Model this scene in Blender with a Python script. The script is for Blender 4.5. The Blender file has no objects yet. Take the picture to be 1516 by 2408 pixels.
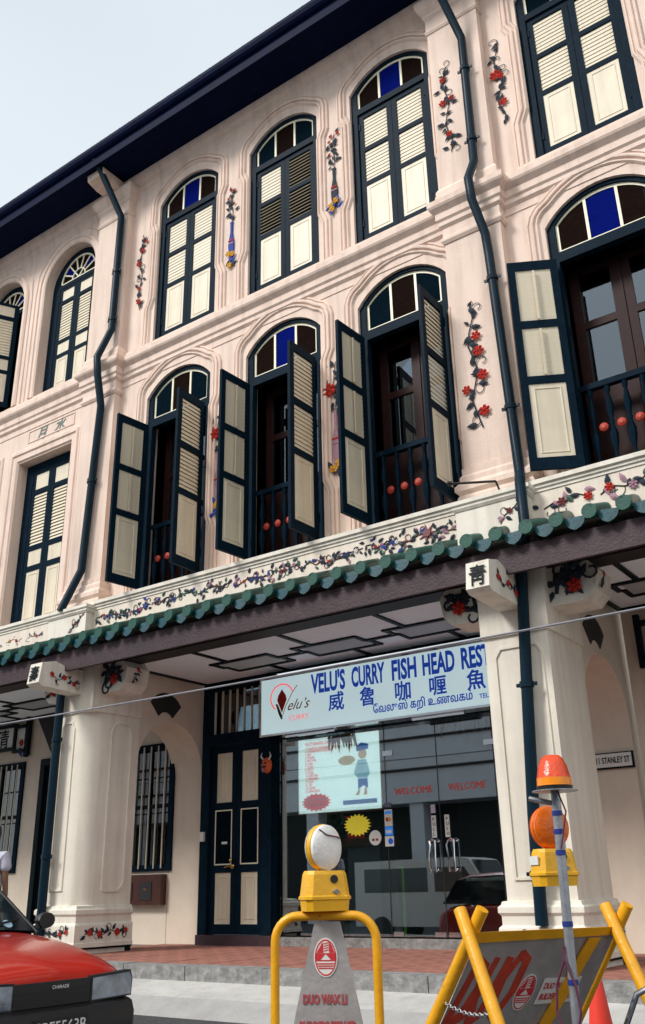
import bpy, bmesh, math, random
from mathutils import Vector, Matrix
from mathutils.geometry import tessellate_polygon
R = math.radians
random.seed(7)
S = bpy.context.scene
COL = S.collection
PI = math.pi

# ------------------------------------------------------------------ camera
cam = bpy.data.cameras.new('camera'); co = bpy.data.objects.new('camera', cam); COL.objects.link(co)
cx = Vector((0.81066701, 0.58519334, -0.01917704)); cy = Vector((0.23787528, -0.29924659, 0.92404915))
cz = cx.cross(cy)
co.matrix_world = Matrix(((cx.x, cy.x, cz.x, 0), (cx.y, cy.y, cz.y, -9), (cx.z, cy.z, cz.z, 1.25), (0, 0, 0, 1)))
cam.sensor_fit = 'VERTICAL'; cam.sensor_height = 24; cam.lens = 24 * 2150.15 / 2408
cam.clip_start = .05; cam.clip_end = 2000
S.camera = co
# ------------------------------------------------------------------ sky, sun, exposure
SUN_EL, SUN_AZ = 42, -30          # azimuth measured from straight in front of the facade, minus = from the left
w = bpy.data.worlds.new('World'); S.world = w; w.use_nodes = True
nt = w.node_tree; nt.nodes.clear()
def N(t, **k):
    n = nt.nodes.new(t)
    for a, b in k.items(): setattr(n, a, b)
    return n
sky = N('ShaderNodeTexSky', sky_type='NISHITA'); sky.sun_disc = False
sky.sun_elevation = R(SUN_EL); sky.sun_rotation = R(180 + (-SUN_AZ) * -1)
sky.air_density = 1.3; sky.dust_density = 4; sky.ozone_density = 1.2
tc = N('ShaderNodeTexCoord'); nz = N('ShaderNodeTexNoise'); nz.inputs['Scale'].default_value = .8; nz.inputs['Detail'].default_value = 2
mp = N('ShaderNodeMapping'); mp.inputs['Scale'].default_value = (1, 1, 2.2)
rp = N('ShaderNodeValToRGB'); rp.color_ramp.elements[0].position = .36; rp.color_ramp.elements[1].position = .56
rp.color_ramp.elements[0].color = (.62, .62, .62, 1); rp.color_ramp.elements[1].color = (.92, .92, .92, 1)
mx = N('ShaderNodeMix', data_type='RGBA'); mx.inputs[7].default_value = (6.9, 7.45, 7.75, 1)
bg = N('ShaderNodeBackground'); bg.inputs[1].default_value = .1; ow = N('ShaderNodeOutputWorld')
L = nt.links.new
L(tc.outputs['Generated'], mp.inputs[0]); L(mp.outputs[0], nz.inputs[0]); L(nz.outputs[0], rp.inputs[0]); L(rp.outputs[0], mx.inputs[0])
L(sky.outputs[0], mx.inputs[6]); L(mx.outputs[2], bg.inputs[0]); L(bg.outputs[0], ow.inputs[0])
sl = bpy.data.lights.new('sun', 'SUN'); so = bpy.data.objects.new('sun', sl); COL.objects.link(so)
sl.energy = 2.0; sl.angle = R(16); sl.color = (1, .965, .91)
d = Vector((math.sin(R(SUN_AZ)) * math.cos(R(SUN_EL)), -math.cos(R(SUN_AZ)) * math.cos(R(SUN_EL)), math.sin(R(SUN_EL))))
so.rotation_euler = d.to_track_quat('Z', 'Y').to_euler()
S.view_settings.view_transform = 'Standard'; S.view_settings.look = 'None'
S.view_settings.exposure = 0.55; S.view_settings.gamma = 1

# ------------------------------------------------------------------ materials
def mat(name, col, rough=.6, var=.06, scale=6, bump=.0, bscale=60, metal=0, spec=.5, streak=0, col2=None, emis=0, coat=0, ior=1.5, chip=None):
    m = bpy.data.materials.new(name); m.use_nodes = True; t = m.node_tree; b = t.nodes['Principled BSDF']
    b.inputs['Roughness'].default_value = rough; b.inputs['Metallic'].default_value = metal
    b.inputs['Specular IOR Level'].default_value = spec; b.inputs['IOR'].default_value = ior
    if coat: b.inputs['Coat Weight'].default_value = coat; b.inputs['Coat Roughness'].default_value = .06
    tcn = t.nodes.new('ShaderNodeTexCoord')
    n = t.nodes.new('ShaderNodeTexNoise'); n.inputs['Scale'].default_value = scale; n.inputs['Detail'].default_value = 6; n.inputs['Roughness'].default_value = .65
    t.links.new(tcn.outputs['Object'], n.inputs[0])
    r = t.nodes.new('ShaderNodeValToRGB'); r.color_ramp.elements[0].position = .3; r.color_ramp.elements[1].position = .7
    c2 = col2 or tuple(min(1, c * (1 + var)) for c in col)
    r.color_ramp.elements[0].color = (*[c * (1 - var) for c in col], 1); r.color_ramp.elements[1].color = (*c2, 1)
    t.links.new(n.outputs[0], r.inputs[0]); out = r.outputs[0]
    if streak:
        mpn = t.nodes.new('ShaderNodeMapping'); mpn.inputs['Scale'].default_value = (5, 5, .35)
        t.links.new(tcn.outputs['Object'], mpn.inputs[0])
        n2 = t.nodes.new('ShaderNodeTexNoise'); n2.inputs['Scale'].default_value = 1.6; n2.inputs['Detail'].default_value = 5
        t.links.new(mpn.outputs[0], n2.inputs[0])
        r2 = t.nodes.new('ShaderNodeValToRGB'); r2.color_ramp.elements[0].position = .46; r2.color_ramp.elements[1].position = .74
        r2.color_ramp.elements[0].color = (0, 0, 0, 1); r2.color_ramp.elements[1].color = (streak,) * 3 + (1,)
        t.links.new(n2.outputs[0], r2.inputs[0])
        mm = t.nodes.new('ShaderNodeMix'); mm.data_type = 'RGBA'; mm.inputs[7].default_value = (col[0] * .55, col[1] * .5, col[2] * .45, 1)
        t.links.new(r2.outputs[0], mm.inputs[0]); t.links.new(out, mm.inputs[6]); out = mm.outputs[2]
    if chip:                                    # worn spots where the paint has gone
        n4 = t.nodes.new('ShaderNodeTexNoise'); n4.inputs['Scale'].default_value = chip[1]; n4.inputs['Detail'].default_value = 7; n4.inputs['Roughness'].default_value = .7
        t.links.new(tcn.outputs['Object'], n4.inputs[0])
        r4 = t.nodes.new('ShaderNodeValToRGB'); r4.color_ramp.elements[0].position = chip[2]; r4.color_ramp.elements[1].position = chip[2] + .03
        t.links.new(n4.outputs[0], r4.inputs[0]); m4 = t.nodes.new('ShaderNodeMix'); m4.data_type = 'RGBA'; m4.inputs[7].default_value = (*chip[0], 1)
        t.links.new(r4.outputs[0], m4.inputs[0]); t.links.new(out, m4.inputs[6]); out = m4.outputs[2]
    t.links.new(out, b.inputs['Base Color'])
    if emis: t.links.new(out, b.inputs['Emission Color']); b.inputs['Emission Strength'].default_value = emis
    if bump:
        n3 = t.nodes.new('ShaderNodeTexNoise'); n3.inputs['Scale'].default_value = bscale; n3.inputs['Detail'].default_value = 4
        t.links.new(tcn.outputs['Object'], n3.inputs[0])
        bp = t.nodes.new('ShaderNodeBump'); bp.inputs['Strength'].default_value = bump; bp.inputs['Distance'].default_value = .02
        t.links.new(n3.outputs[0], bp.inputs['Height']); t.links.new(bp.outputs[0], b.inputs['Normal'])
    return m
PINK = mat('pink_plaster', (.79, .63, .54), .85, .09, .9, .35, 90, streak=.42, chip=((.62, .47, .39), 3.2, .71))
TRIM = mat('pink_trim_plaster', (.79, .625, .535), .85, .06, 4, .2, 90, streak=.42)
CREAM = mat('cream_plaster', (.80, .745, .65), .85, .08, 1.2, .35, 90, streak=.34, chip=((.60, .53, .44), 3.5, .71))  # same paint as the pink walls; tone difference put into the colour
TANW = mat('tan_plaster', (.74, .64, .53), .9, .05, 3, .2, 90, streak=.1)  # one even tan on the arcade walls
WHITE = mat('white_plaster', (.78, .74, .65), .75, .06, 4, .2, 70, streak=.42, chip=((.42, .37, .30), 8, .69))
GREEN = mat('dark_teal_gloss_paint', (.004, .014, .026), .45, .25, 9, .12, 40, spec=.2, ior=1.16)
GREEND = mat('near_black_paint', (.006, .012, .016), .4, .2, 9, .1, 40, spec=.3, ior=1.2)
LOUV = mat('cream_gloss_paint', (.72, .645, .50), .5, .07, 3, .1, 50, streak=.3, chip=((.42, .34, .24), 18, .70))
TRAC = mat('cream_tracery_paint', (.82, .77, .58), .45, .03)
PIPE = mat('pipe_paint', (.004, .018, .032), .38, .2, 8, .08, 40, spec=.3, ior=1.3)
EAVE = mat('navy_eave_paint', (.002, .006, .030), .55, .3, 5, .15, 30, spec=.3, ior=1.15)
WOOD = mat('mahogany', (.026, .008, .008), .5, .3, 5, .1, 60, spec=.15)
BEAM = mat('purple_brown_beam', (.040, .018, .025), .6, .35, 3, .3, 40, streak=.4)
BEAMD = mat('black_brown_beam', (.010, .008, .009), .6, .4, 4, .2, 40)
GBLUE = mat('blue_glass', (.003, .008, .13), .3, .15, 20, .05, 80, spec=0)
GBROWN = mat('brown_glass', (.012, .007, .006), .3, .2, 20, .05, 80, spec=0)
GDARK = mat('dark_teal_glass', (.003, .009, .015), .3, .2, 20, .05, 80, spec=0)
LEAF = mat('painted_dark_leaf', (.012, .022, .038), .85, .3)
LEAFG = mat('painted_green_leaf', (.03, .09, .06), .5, .3)
RED = mat('painted_red_flower', (.44, .03, .02), .85, .35, 30, spec=.2)
YEL = mat('painted_yellow', (.70, .36, .02), .85, .1, 20)
BLU = mat('painted_blue', (.02, .05, .28), .85, .1, 20)
MAUVE = mat('painted_mauve', (.35, .19, .25), .85, .15, 20)
WHITEP = mat('painted_white', (.75, .72, .68), .5, .05)
STEM = mat('painted_stem', (.07, .04, .04), .6, .2)
PLUM = mat('painted_plum', (.16, .025, .03), .5, .2)
TBAR = mat('green_glazed_tile', (.005, .045, .032), .3, .3, 12, .15, 30)
TEND = mat('pale_green_glazed_tile', (.014, .078, .060), .45, .3, 9, .3, 60, spec=.3, chip=((.10, .13, .10), 12, .66))
TDRIP = mat('teal_glazed_tile', (.008, .062, .082), .45, .3, 7, .3, 50, spec=.25, chip=((.08, .14, .13), 12, .66))
CEIL = mat('ceiling_paint', (.84, .92, 1.0), .8, .03)
CEILB = mat('ceiling_grey_panel', (.42, .46, .48), .8, .03)
TILE = mat('red_clay_tile', (.33, .135, .10), .8, .4, 5, .2, 50)
GROUT = mat('grey_grout', (.20, .17, .15), .9, .1)
GRAN = mat('granite', (.24, .24, .235), .85, .45, 9, .9, 22, streak=.3)
CONC = mat('pale_concrete', (.50, .49, .47), .88, .2, 1.3, .5, 60, streak=.25)
ASPH = mat('asphalt', (.055, .055, .058), .9, .35, 30, .6, 120)
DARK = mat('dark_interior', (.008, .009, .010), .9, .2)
CARRED = mat('red_car_paint', (.50, .018, .008), .28, .05, 3, coat=.8)
BLACKP = mat('black_plastic', (.012, .012, .014), .45, .1)
BLACKC = mat('black_car_paint', (.006, .006, .008), .25, .05, coat=.7)
WHITEC = mat('white_car_paint', (.88, .88, .87), .3, .03, coat=.6)
GLASSD = mat('car_glass', (.012, .018, .022), .05, .1, spec=.9)
HEADL = mat('headlamp_lens', (.16, .20, .26), .06, .6, 9, .04, 12, spec=1.0, coat=1)
AMBER = mat('amber_lens', (.85, .16, .01), .25, .2, 25, .2, 60)
REDL = mat('orange_red_lens', (.75, .07, .015), .2, .25, 25, .2, 60)
YP = mat('yellow_gloss_paint', (.84, .40, .012), .35, .14, 6, .15, 30, streak=.25, chip=((.16, .07, .03), 14, .66))
YPL = mat('yellow_plastic', (.84, .44, .015), .45, .1, 8, .12, chip=((.30, .17, .05), 20, .66))
WPL = mat('white_lens_plastic', (.88, .87, .85), .35, .06, 30, .25, 45)
ALU = mat('aluminium_sheet', (.40, .385, .39), .42, .2, 3, .15, 30, metal=.3, col2=(.54, .51, .50), streak=.3, chip=((.24, .17, .12), 9, .68))
GALV = mat('galvanised_steel', (.36, .38, .42), .4, .2, 20, .1, 50, metal=.6, chip=((.14, .10, .08), 25, .66))
CHROME = mat('chrome', (.7, .72, .75), .12, .05, metal=1)
BLTAPE = mat('blue_tape', (.01, .03, .22), .5, .1)
SPRAY = mat('red_spray_paint', (.48, .045, .02), .7, .25, 14)
STREDD = mat('faded_red_stencil', (.38, .06, .07), .7, .3, 25)
EMBR = mat('emblem_red', (.58, .03, .04), .5, .1)
CONE = mat('red_cone_rubber', (.80, .045, .025), .5, .06)
SIGNB = mat('sign_board', (.62, .74, .76), .35, .03, 3)
SIGNT = mat('sign_blue', (.008, .055, .40), .4, .05, emis=.3)
PAPER = mat('paper_white', (.74, .75, .72), .5, .03)
POSTER = mat('poster_paper', (.60, .74, .72), .3, .03)
POSRED = mat('poster_red', (.70, .03, .04), .5, .05, emis=.7)  # ink given its own glow so the red stays readable
POSBL = mat('poster_blue', (.02, .14, .45), .5, .05, emis=.5)  # blue print glows by itself too, added brightness
BRASS = mat('brass', (.60, .40, .12), .25, .1, metal=1)
GOLDP = mat('gold_lettering', (.45, .20, .03), .4, .1)
BROWNF = mat('brown_frame', (.22, .08, .035), .5, .2)
DRYL = mat('dried_leaf', (.30, .11, .045), .8, .4, 20)
SKIN = mat('skin', (.22, .11, .07), .6, .08)
SHIRT = mat('lavender_white_cloth', (.50, .50, .60), .85, .08, 10, .3, 40)
TROUS = mat('dark_cloth', (.02, .02, .03), .9, .1)
NEONG = mat('lime_strip', (.25, .70, .06), .5, .05, emis=.05)
LAMPM = mat('fluorescent_tube', (1, .9, .75), .5, .02, emis=6)
NAVYP = mat('navy_plastic', (.01, .02, .09), .3, .1)
GREYW = mat('opposite_wall', (.74, .76, .80), .8, .05, 2)
MASKP = mat('mask_orange', (.70, .12, .03), .4, .2, 30)
PLANTG = mat('plant_leaf', (.03, .09, .045), .5, .3, 12)
CABLEM = mat('grey_cable', (.22, .22, .25), .6, .2)
WIREM = mat('maroon_wire', (.10, .02, .05), .6, .2)

def glass_mat(name, tint, fac, ior=1.5):
    m = bpy.data.materials.new(name); m.use_nodes = True; t = m.node_tree; t.nodes.clear()
    o = t.nodes.new('ShaderNodeOutputMaterial'); mix = t.nodes.new('ShaderNodeMixShader')
    tr = t.nodes.new('ShaderNodeBsdfTransparent'); tr.inputs[0].default_value = (*tint, 1)
    gl = t.nodes.new('ShaderNodeBsdfGlossy'); gl.inputs['Roughness'].default_value = .01; gl.inputs[0].default_value = (.9, .95, 1, 1)
    lw = t.nodes.new('ShaderNodeFresnel'); lw.inputs[0].default_value = ior
    ad = t.nodes.new('ShaderNodeMath'); ad.operation = 'ADD'; ad.inputs[1].default_value = fac
    t.links.new(lw.outputs[0], ad.inputs[0]); t.links.new(ad.outputs[0], mix.inputs[0])
    t.links.new(tr.outputs[0], mix.inputs[1]); t.links.new(gl.outputs[0], mix.inputs[2]); t.links.new(mix.outputs[0], o.inputs[0])
    return m
SHOPG = glass_mat('shop_glass', (.70, .80, .80), .19)
WING = glass_mat('window_glass', (.45, .55, .6), .10)

# ------------------------------------------------------------------ mesh builder
class MB:
    def __init__(s): s.v = []; s.f = []; s.M = Matrix.Identity(4)
    def add(s, vs, fs):
        n = len(s.v); s.v += [tuple(s.M @ Vector(v)) for v in vs]; s.f += [tuple(i + n for i in f) for f in fs]; return s
    def box(s, x0, x1, y0, y1, z0, z1):
        return s.add([(x, y, z) for z in (z0, z1) for y in (y0, y1) for x in (x0, x1)],
                     [(0, 2, 3, 1), (4, 5, 7, 6), (0, 1, 5, 4), (2, 6, 7, 3), (0, 4, 6, 2), (1, 3, 7, 5)])
    def plate(s, outer, holes=(), y0=0, y1=.05, f=None):
        """polygon in (a,b) with holes, thickness y0..y1; f maps (a,b,t) to xyz"""
        f = f or (lambda a, b, t: (a, t, b))
        loops = [list(outer)] + [list(h) for h in holes]
        flat = [p for l in loops for p in l]; n = len(flat)
        tris = tessellate_polygon([[Vector((p[0], p[1], 0)) for p in l] for l in loops])
        vs = [f(p[0], p[1], y0) for p in flat] + [f(p[0], p[1], y1) for p in flat]
        fs = [tuple(t) for t in tris] + [tuple(i + n for i in reversed(t)) for t in tris]
        k = 0
        for l in loops:
            m = len(l)
            for i in range(m): a, b = k + i, k + (i + 1) % m; fs.append((a, b, b + n, a + n))
            k += m
        return s.add(vs, fs)
    def sweep(s, path, prof, mapf, closed=False, side=1):
        m = len(path); V = []
        for i in range(m):
            p = Vector(path[i])
            a = Vector(path[(i - 1) % m]) if (closed or i > 0) else None
            b = Vector(path[(i + 1) % m]) if (closed or i < m - 1) else None
            d1 = (p - a).normalized() if a is not None else None; d2 = (b - p).normalized() if b is not None else None
            d1 = d1 or d2; d2 = d2 or d1
            n1 = Vector((-d1.y, d1.x)) * side; n2 = Vector((-d2.y, d2.x)) * side
            n = (n1 + n2); n = n.normalized() if n.length > 1e-6 else n1
            k = 1 / max(.35, n.dot(n1))
            V += [mapf(p.x + n.x * o * k, p.y + n.y * o * k, h) for o, h in prof]
        q = len(prof); F = []
        for i in range(m if closed else m - 1):
            j = (i + 1) % m
            for k in range(q - 1): F.append((i * q + k, i * q + k + 1, j * q + k + 1, j * q + k))
        if not closed: F += [tuple(range(q)), tuple((m - 1) * q + k for k in reversed(range(q)))]
        return s.add(V, F)
    def tube(s, path, r, n=8, caps=True):
        P = [Vector(p) for p in path]; V = []; F = []; m = len(P)
        rr = r if isinstance(r, (list, tuple)) else [r] * m
        up = None
        for i in range(m):
            t = ((P[min(i + 1, m - 1)] - P[i]).normalized() + (P[i] - P[max(i - 1, 0)]).normalized())
            t = t.normalized() if t.length > 1e-6 else (P[-1] - P[0]).normalized()
            if up is None: up = Vector((0, 0, 1)) if abs(t.z) < .9 else Vector((1, 0, 0))
            a = t.cross(up).normalized(); b = a.cross(t).normalized(); up = b
            V += [tuple(P[i] + (a * math.cos(2 * PI * k / n) + b * math.sin(2 * PI * k / n)) * rr[i]) for k in range(n)]
        for i in range(m - 1):
            for k in range(n): F.append((i * n + k, i * n + (k + 1) % n, (i + 1) * n + (k + 1) % n, (i + 1) * n + k))
        if caps: F += [tuple(range(n)), tuple((m - 1) * n + k for k in reversed(range(n)))]
        return s.add(V, F)
    def lathe(s, prof, n=16, c=(0, 0, 0), axis='z', sx=1, sy=1):
        V = []; F = []
        for r, h in prof:
            for k in range(n):
                a = 2 * PI * k / n; x, y = r * math.cos(a) * sx, r * math.sin(a) * sy
                v = (x, y, h) if axis == 'z' else ((x, h, y) if axis == 'y' else (h, x, y))
                V.append((c[0] + v[0], c[1] + v[1], c[2] + v[2]))
        for i in range(len(prof) - 1):
            for k in range(n): F.append((i * n + k, i * n + (k + 1) % n, (i + 1) * n + (k + 1) % n, (i + 1) * n + k))
        F += [tuple(range(n)), tuple((len(prof) - 1) * n + k for k in reversed(range(n)))]
        return s.add(V, F)
    def mesh(s, name, m, smooth=False):
        me = bpy.data.meshes.new(name); me.from_pydata(s.v, [], s.f); me.materials.append(m)
        bm = bmesh.new(); bm.from_mesh(me); bmesh.ops.recalc_face_normals(bm, faces=bm.faces)
        if smooth:
            for f in bm.faces: f.smooth = True
            for e in bm.edges:
                if len(e.link_faces) == 2 and e.calc_face_angle(0) > R(38): e.smooth = False
        bm.to_mesh(me); bm.free(); return me
    def build(s, name, m, parent=None, loc=(0, 0, 0), rot=(0, 0, 0), smooth=False):
        return place(s.mesh(name, m, smooth), name, parent, loc, rot)
def place(me, name, parent=None, loc=(0, 0, 0), rot=(0, 0, 0), scale=None):
    o = bpy.data.objects.new(name, me); COL.objects.link(o); o.location = loc; o.rotation_euler = rot
    if scale is not None: o.scale = scale
    if parent: o.parent = parent
    return o
def thing(name, label, cat, loc=(0, 0, 0), rotz=0, group=None, parent=None):
    o = bpy.data.objects.new(name, None); COL.objects.link(o); o.location = loc; o.rotation_euler = (0, 0, rotz); o.empty_display_size = .2
    o['label'] = label; o['category'] = cat
    if group: o['group'] = group
    return o
def tag(o, label, cat, group=None):
    o['label'] = label; o['category'] = cat
    if group: o['group'] = group
    return o
def struct(o): o['kind'] = 'structure'; return o
def arc(x0, x1, zs, rise, n=14):
    """points from (x0,zs) over the crown to (x1,zs)"""
    c = (x0 + x1) / 2; h = abs(x1 - x0) / 2; r = (h * h + rise * rise) / (2 * rise); zc = zs + rise - r
    a0 = math.atan2(zs - zc, x0 - c); a1 = math.atan2(zs - zc, x1 - c)
    return [(c + r * math.cos(a0 + (a1 - a0) * i / n), zc + r * math.sin(a0 + (a1 - a0) * i / n)) for i in range(n + 1)]
XZ = lambda a, b, h: (a, -h, b)          # sweep in the facade plane, profile height comes out to the street
def text(body, size, m, parent, name='lettering', loc=(0, 0, 0), rot=(PI / 2, 0, 0), sx=1, bold=0, ext=.002, shear=0, align='LEFT', fit=None):
    c = bpy.data.curves.new(name, 'FONT'); c.body = body; c.size = size; c.offset = bold; c.extrude = ext; c.shear = shear; c.align_x = align
    c.resolution_u = 3
    t = bpy.data.objects.new(name, c); COL.objects.link(t); bpy.context.view_layer.update()
    dg = bpy.context.evaluated_depsgraph_get(); me = bpy.data.meshes.new_from_object(t.evaluated_get(dg))
    wd = max((v.co.x for v in me.vertices), default=1) - min((v.co.x for v in me.vertices), default=0)
    if fit: sx = fit / wd
    for v in me.vertices: v.co.x *= sx
    me.materials.clear(); me.materials.append(m); bpy.data.objects.remove(t); bpy.data.curves.remove(c)
    return place(me, name, parent, loc, rot)

# ------------------------------------------------------------------ ground
gb = MB(); gb.add([(x, y, z) for x in (-60, 30) for y, z in ((-1.0, .38), (-1.62, .3))], [(0, 2, 3, 1)])
struct(gb.build('pavement', CONC))
gb = MB(); gb.add([(x, y, z) for x in (-60, 30) for y, z in ((-1.62, .3), (-1.95, .17))], [(0, 2, 3, 1)])
gs = struct(gb.build('gutter_apron', mat('grey_concrete', (.36, .355, .345), .9, .12, 5, .35, 60)))
rb = MB(); rb.add([(x, y, z) for x in (-300, 300) for y, z in ((-1.95, .17), (-2.7, .02), (-3.3, 0), (-300, 0))], [(0, 4, 5, 1), (1, 5, 6, 2), (2, 6, 7, 3)])
struct(rb.build('road', ASPH))
gb = MB(); gb.box(-300, 300, -1.3, 300, -.3, .0); struct(gb.build('ground', GROUT))
wk = MB(); wk.box(-18, 4, -.76, 2.6, .1, .505); walk = struct(wk.build('walkway', GROUT))
tm = MB(); tm.box(0, .318, 0, .318, 0, .016); tme = tm.mesh('tile', TILE)
for i in range(-34, 0):
    for j in range(9):
        x = i * .33 + .012 + (-.0); y = -.742 + j * .338
        if x < -11.4 or x > -1.2: continue
        place(tme, 'tile', walk, (x, y, .5045 + random.uniform(-.0015, .002)))
kerb = struct(MB().box(-18, 4, -1.0, -.78, .1, .36).build('kerb', GRAN))
x = -17.9
while x < 3.5:
    wd = random.uniform(.85, 1.3)
    km = MB(); km.box(0, wd - .012, -1.02 + random.uniform(-.008, .008), -.765, .362, .522)
    km.build('kerb_stone', GRAN, kerb, (x, 0, random.uniform(-.004, .003))); x += wd

# ------------------------------------------------------------------ buildings: shells
PB = [-18.2, -10.86, -3.85, 3.2]       # pilaster centre lines
def building(label): return thing('shophouse', label, 'shophouse', group='terraced shophouses along the street')
BC = building('pink shophouse above the curry restaurant, between the two downpipes, its first-floor shutters open')
BL_ = building('pink shophouse at the left with round-headed upper windows and a panel of two Chinese characters')
BR_ = building('pink shophouse cut by the right edge, its shutter swung wide open beside the downpipe')
BC.location = (0, 0, 0)
WZ, WS, WR = 9.74, 12.60, .36          # upper windows: sill, spring, rise
MZ, MS, MR = 5.33, 8.68, .36
HW = .69
wall_top = 13.75
def win_outline(c, z0, zs, rise, hw=HW, n=14): return [(c - hw, z0)] + arc(c - hw, c + hw, zs, rise, n) + [(c + hw, z0)]
def round_outline(c, z0, zs, hw=.56, n=18): return [(c - hw, z0)] + arc(c - hw, c + hw, zs, hw, n) + [(c + hw, z0)]
WC = [-9.11, -7.04, -5.03]; MC = [-9.15, -7.05, -5.03]
WRc = [-2.27, -.25, 1.75]; LC = [-12.20, -14.30, -16.4]; LMC = [-12.38, -14.55, -16.7]
# facade walls as plates with real openings
def facade(b, x0, x1, holes):
    MB().plate([(x0, 4.6), (x1, 4.6), (x1, wall_top), (x0, wall_top)], holes, 0, .28).build('wall', PINK, b)
facade(BC, -10.86, -3.85, [win_outline(c, WZ, WS, WR) for c in WC] + [win_outline(c, MZ, MS, MR) for c in MC])
facade(BR_, -3.85, 4, [win_outline(c, WZ, WS, WR) for c in WRc] + [win_outline(c, MZ, MS, MR) for c in WRc])
LHW = .72
facade(BL_, -18.2, -10.86, [round_outline(c, 9.80, 12.20, LHW) for c in LC] +
       [[(c - .72, 5.3), (c - .72, 8.47), (c + .72, 8.47), (c + .72, 5.3)] for c in LMC])
# dark rooms behind, floors, roof
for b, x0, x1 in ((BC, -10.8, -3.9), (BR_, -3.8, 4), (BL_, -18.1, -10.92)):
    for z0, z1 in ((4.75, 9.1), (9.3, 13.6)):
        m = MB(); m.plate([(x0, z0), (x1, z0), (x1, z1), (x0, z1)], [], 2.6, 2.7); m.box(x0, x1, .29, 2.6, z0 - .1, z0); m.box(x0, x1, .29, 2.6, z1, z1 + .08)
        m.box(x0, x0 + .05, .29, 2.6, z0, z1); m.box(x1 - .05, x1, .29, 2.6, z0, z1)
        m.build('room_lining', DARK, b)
def eave(b, x0, x1):
    m = MB(); m.add([(x0, .0, 13.52), (x1, .0, 13.52), (x1, -.78, 13.50), (x0, -.78, 13.50), (x0, .3, 13.6), (x1, .3, 13.6)], [(0, 1, 2, 3), (0, 1, 5, 4)])
    m.box(x0, x1, -.80, -.77, 13.46, 13.76)
    m.build('soffit', EAVE, b)
    g = MB(); g.sweep([(x0, -.80), (x1, -.80)], [(0, 13.84), (.10, 13.84), (.105, 13.77), (.085, 13.71), (.05, 13.67), (0, 13.655)], lambda a, c, h: (a, c, h), side=-1)
    g.build('gutter', EAVE, b)
    r = MB(); r.add([(x0, -.85, 13.87), (x1, -.85, 13.87), (x1, 5, 16.6), (x0, 5, 16.6), (x1, 5, 13.3), (x0, 5, 13.3)], [(0, 1, 2, 3), (3, 2, 4, 5)])
    ro = r.build('roof', EAVE, b)
    t = MB(); x = x0 + .1
    while x < x1:
        t.tube([(x, -.87, 13.862), (x, .2, 14.365)], .022, 6); x += .24
    t.build('roof_tile_ridges', EAVE, ro)['kind'] = 'stuff'
for b, x0, x1 in ((BC, -10.86, -3.85), (BR_, -3.85, 4), (BL_, -18.2, -10.86)): eave(b, x0, x1)
# cove under the eave
covep = [(0, 13.12), (.02, 13.16), (.02, 13.22), (.05, 13.26), (.05, 13.34), (.11, 13.40), (.15, 13.50), (.15, 13.54), (0, 13.54)]
XYs = lambda a, c, h: (a, c, h)
# pilasters and cornices per building
PW = .39; PP = .15
for i, c in enumerate(PB):
    b = (BL_, BL_, BC, BR_)[i]
    x0, x1 = c - PW, c + PW
    for z0, z1 in ((5.2, 8.98), (9.6, 12.72)):
        MB().box(x0, x1, -PP, .0, z0, z1).build('pilaster', PINK, b)
    m = MB()
    def ring(prof):
        m.sweep([(x0, 0), (x0, -PP), (x1, -PP), (x1, 0)], prof, XYs, side=-1)
    ring([(-.02, 12.70), (.012, 12.70), (.03, 12.74), (.012, 12.78), (.012, 12.98), (.04, 13.02), (.04, 13.07), (.09, 13.14), (.12, 13.22), (.12, 13.30), (.05, 13.36), (-.02, 13.36)])
    m.build('pilaster_capital', TRIM, b)
    for pf in ([(-.02, 8.96), (.015, 8.96), (.04, 9.0), (.04, 9.04), (.015, 9.07), (.015, 9.2), (-.02, 9.2)],
               [(-.02, 5.18), (.08, 5.18), (.08, 5.36), (.06, 5.40), (.10, 5.44), (.10, 5.50), (.05, 5.56), (.05, 5.62), (.025, 5.66), (.025, 5.74), (-.02, 5.76)],
               [(-.02, 9.6), (.05, 9.6), (.05, 9.80), (.02, 9.86), (-.02, 9.88)]):
        m = MB(); ring(pf); m.build('pilaster_moulding', TRIM, b)
    # stone bracket under the eave
    if i in (1, 2):
        m = MB(); f = lambda a, bb, t: (c + .02 + t, a, bb)
        m.plate([(-.12, 13.3), (-.45, 13.3), (-.66, 13.36), (-.68, 13.48), (-.12, 13.48)], [], -.22, .2, f); m.build('eave_bracket', TRIM, b)
cornp = [(-.02, 9.10), (.012, 9.10), (.012, 9.2), (.05, 9.24), (.05, 9.30), (.075, 9.33), (.075, 9.43), (.135, 9.49), (.15, 9.52), (.15, 9.60), (.10, 9.63), (.06, 9.665), (.06, 9.725), (-.02, 9.73)]
def spans(x0, x1):
    p = [(x0, 0)]
    for c in PB:
        for x, y in ((c - PW, 0), (c - PW, -PP), (c + PW, -PP), (c + PW, 0)):
            if x0 < x < x1: p.append((x, y))
    if abs(x1 - PB[1]) < .01 or abs(x1 - PB[2]) < .01: p.append((x1, -PP))
    else: p.append((x1, 0))
    if any(abs(x0 - q) < .01 for q in PB[:3]): p[0] = (x0, -PP)
    return p
for b, x0, x1 in ((BC, -10.86, -3.85), (BR_, -3.85, 4), (BL_, -18.2, -10.86)):
    MB().sweep(spans(x0, x1), cornp, XYs, side=-1).build('cornice', TRIM, b)
    MB().sweep([(x0, 0), (x1, 0)], covep, XYs, side=-1).build('cove', TRIM, b)

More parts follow.
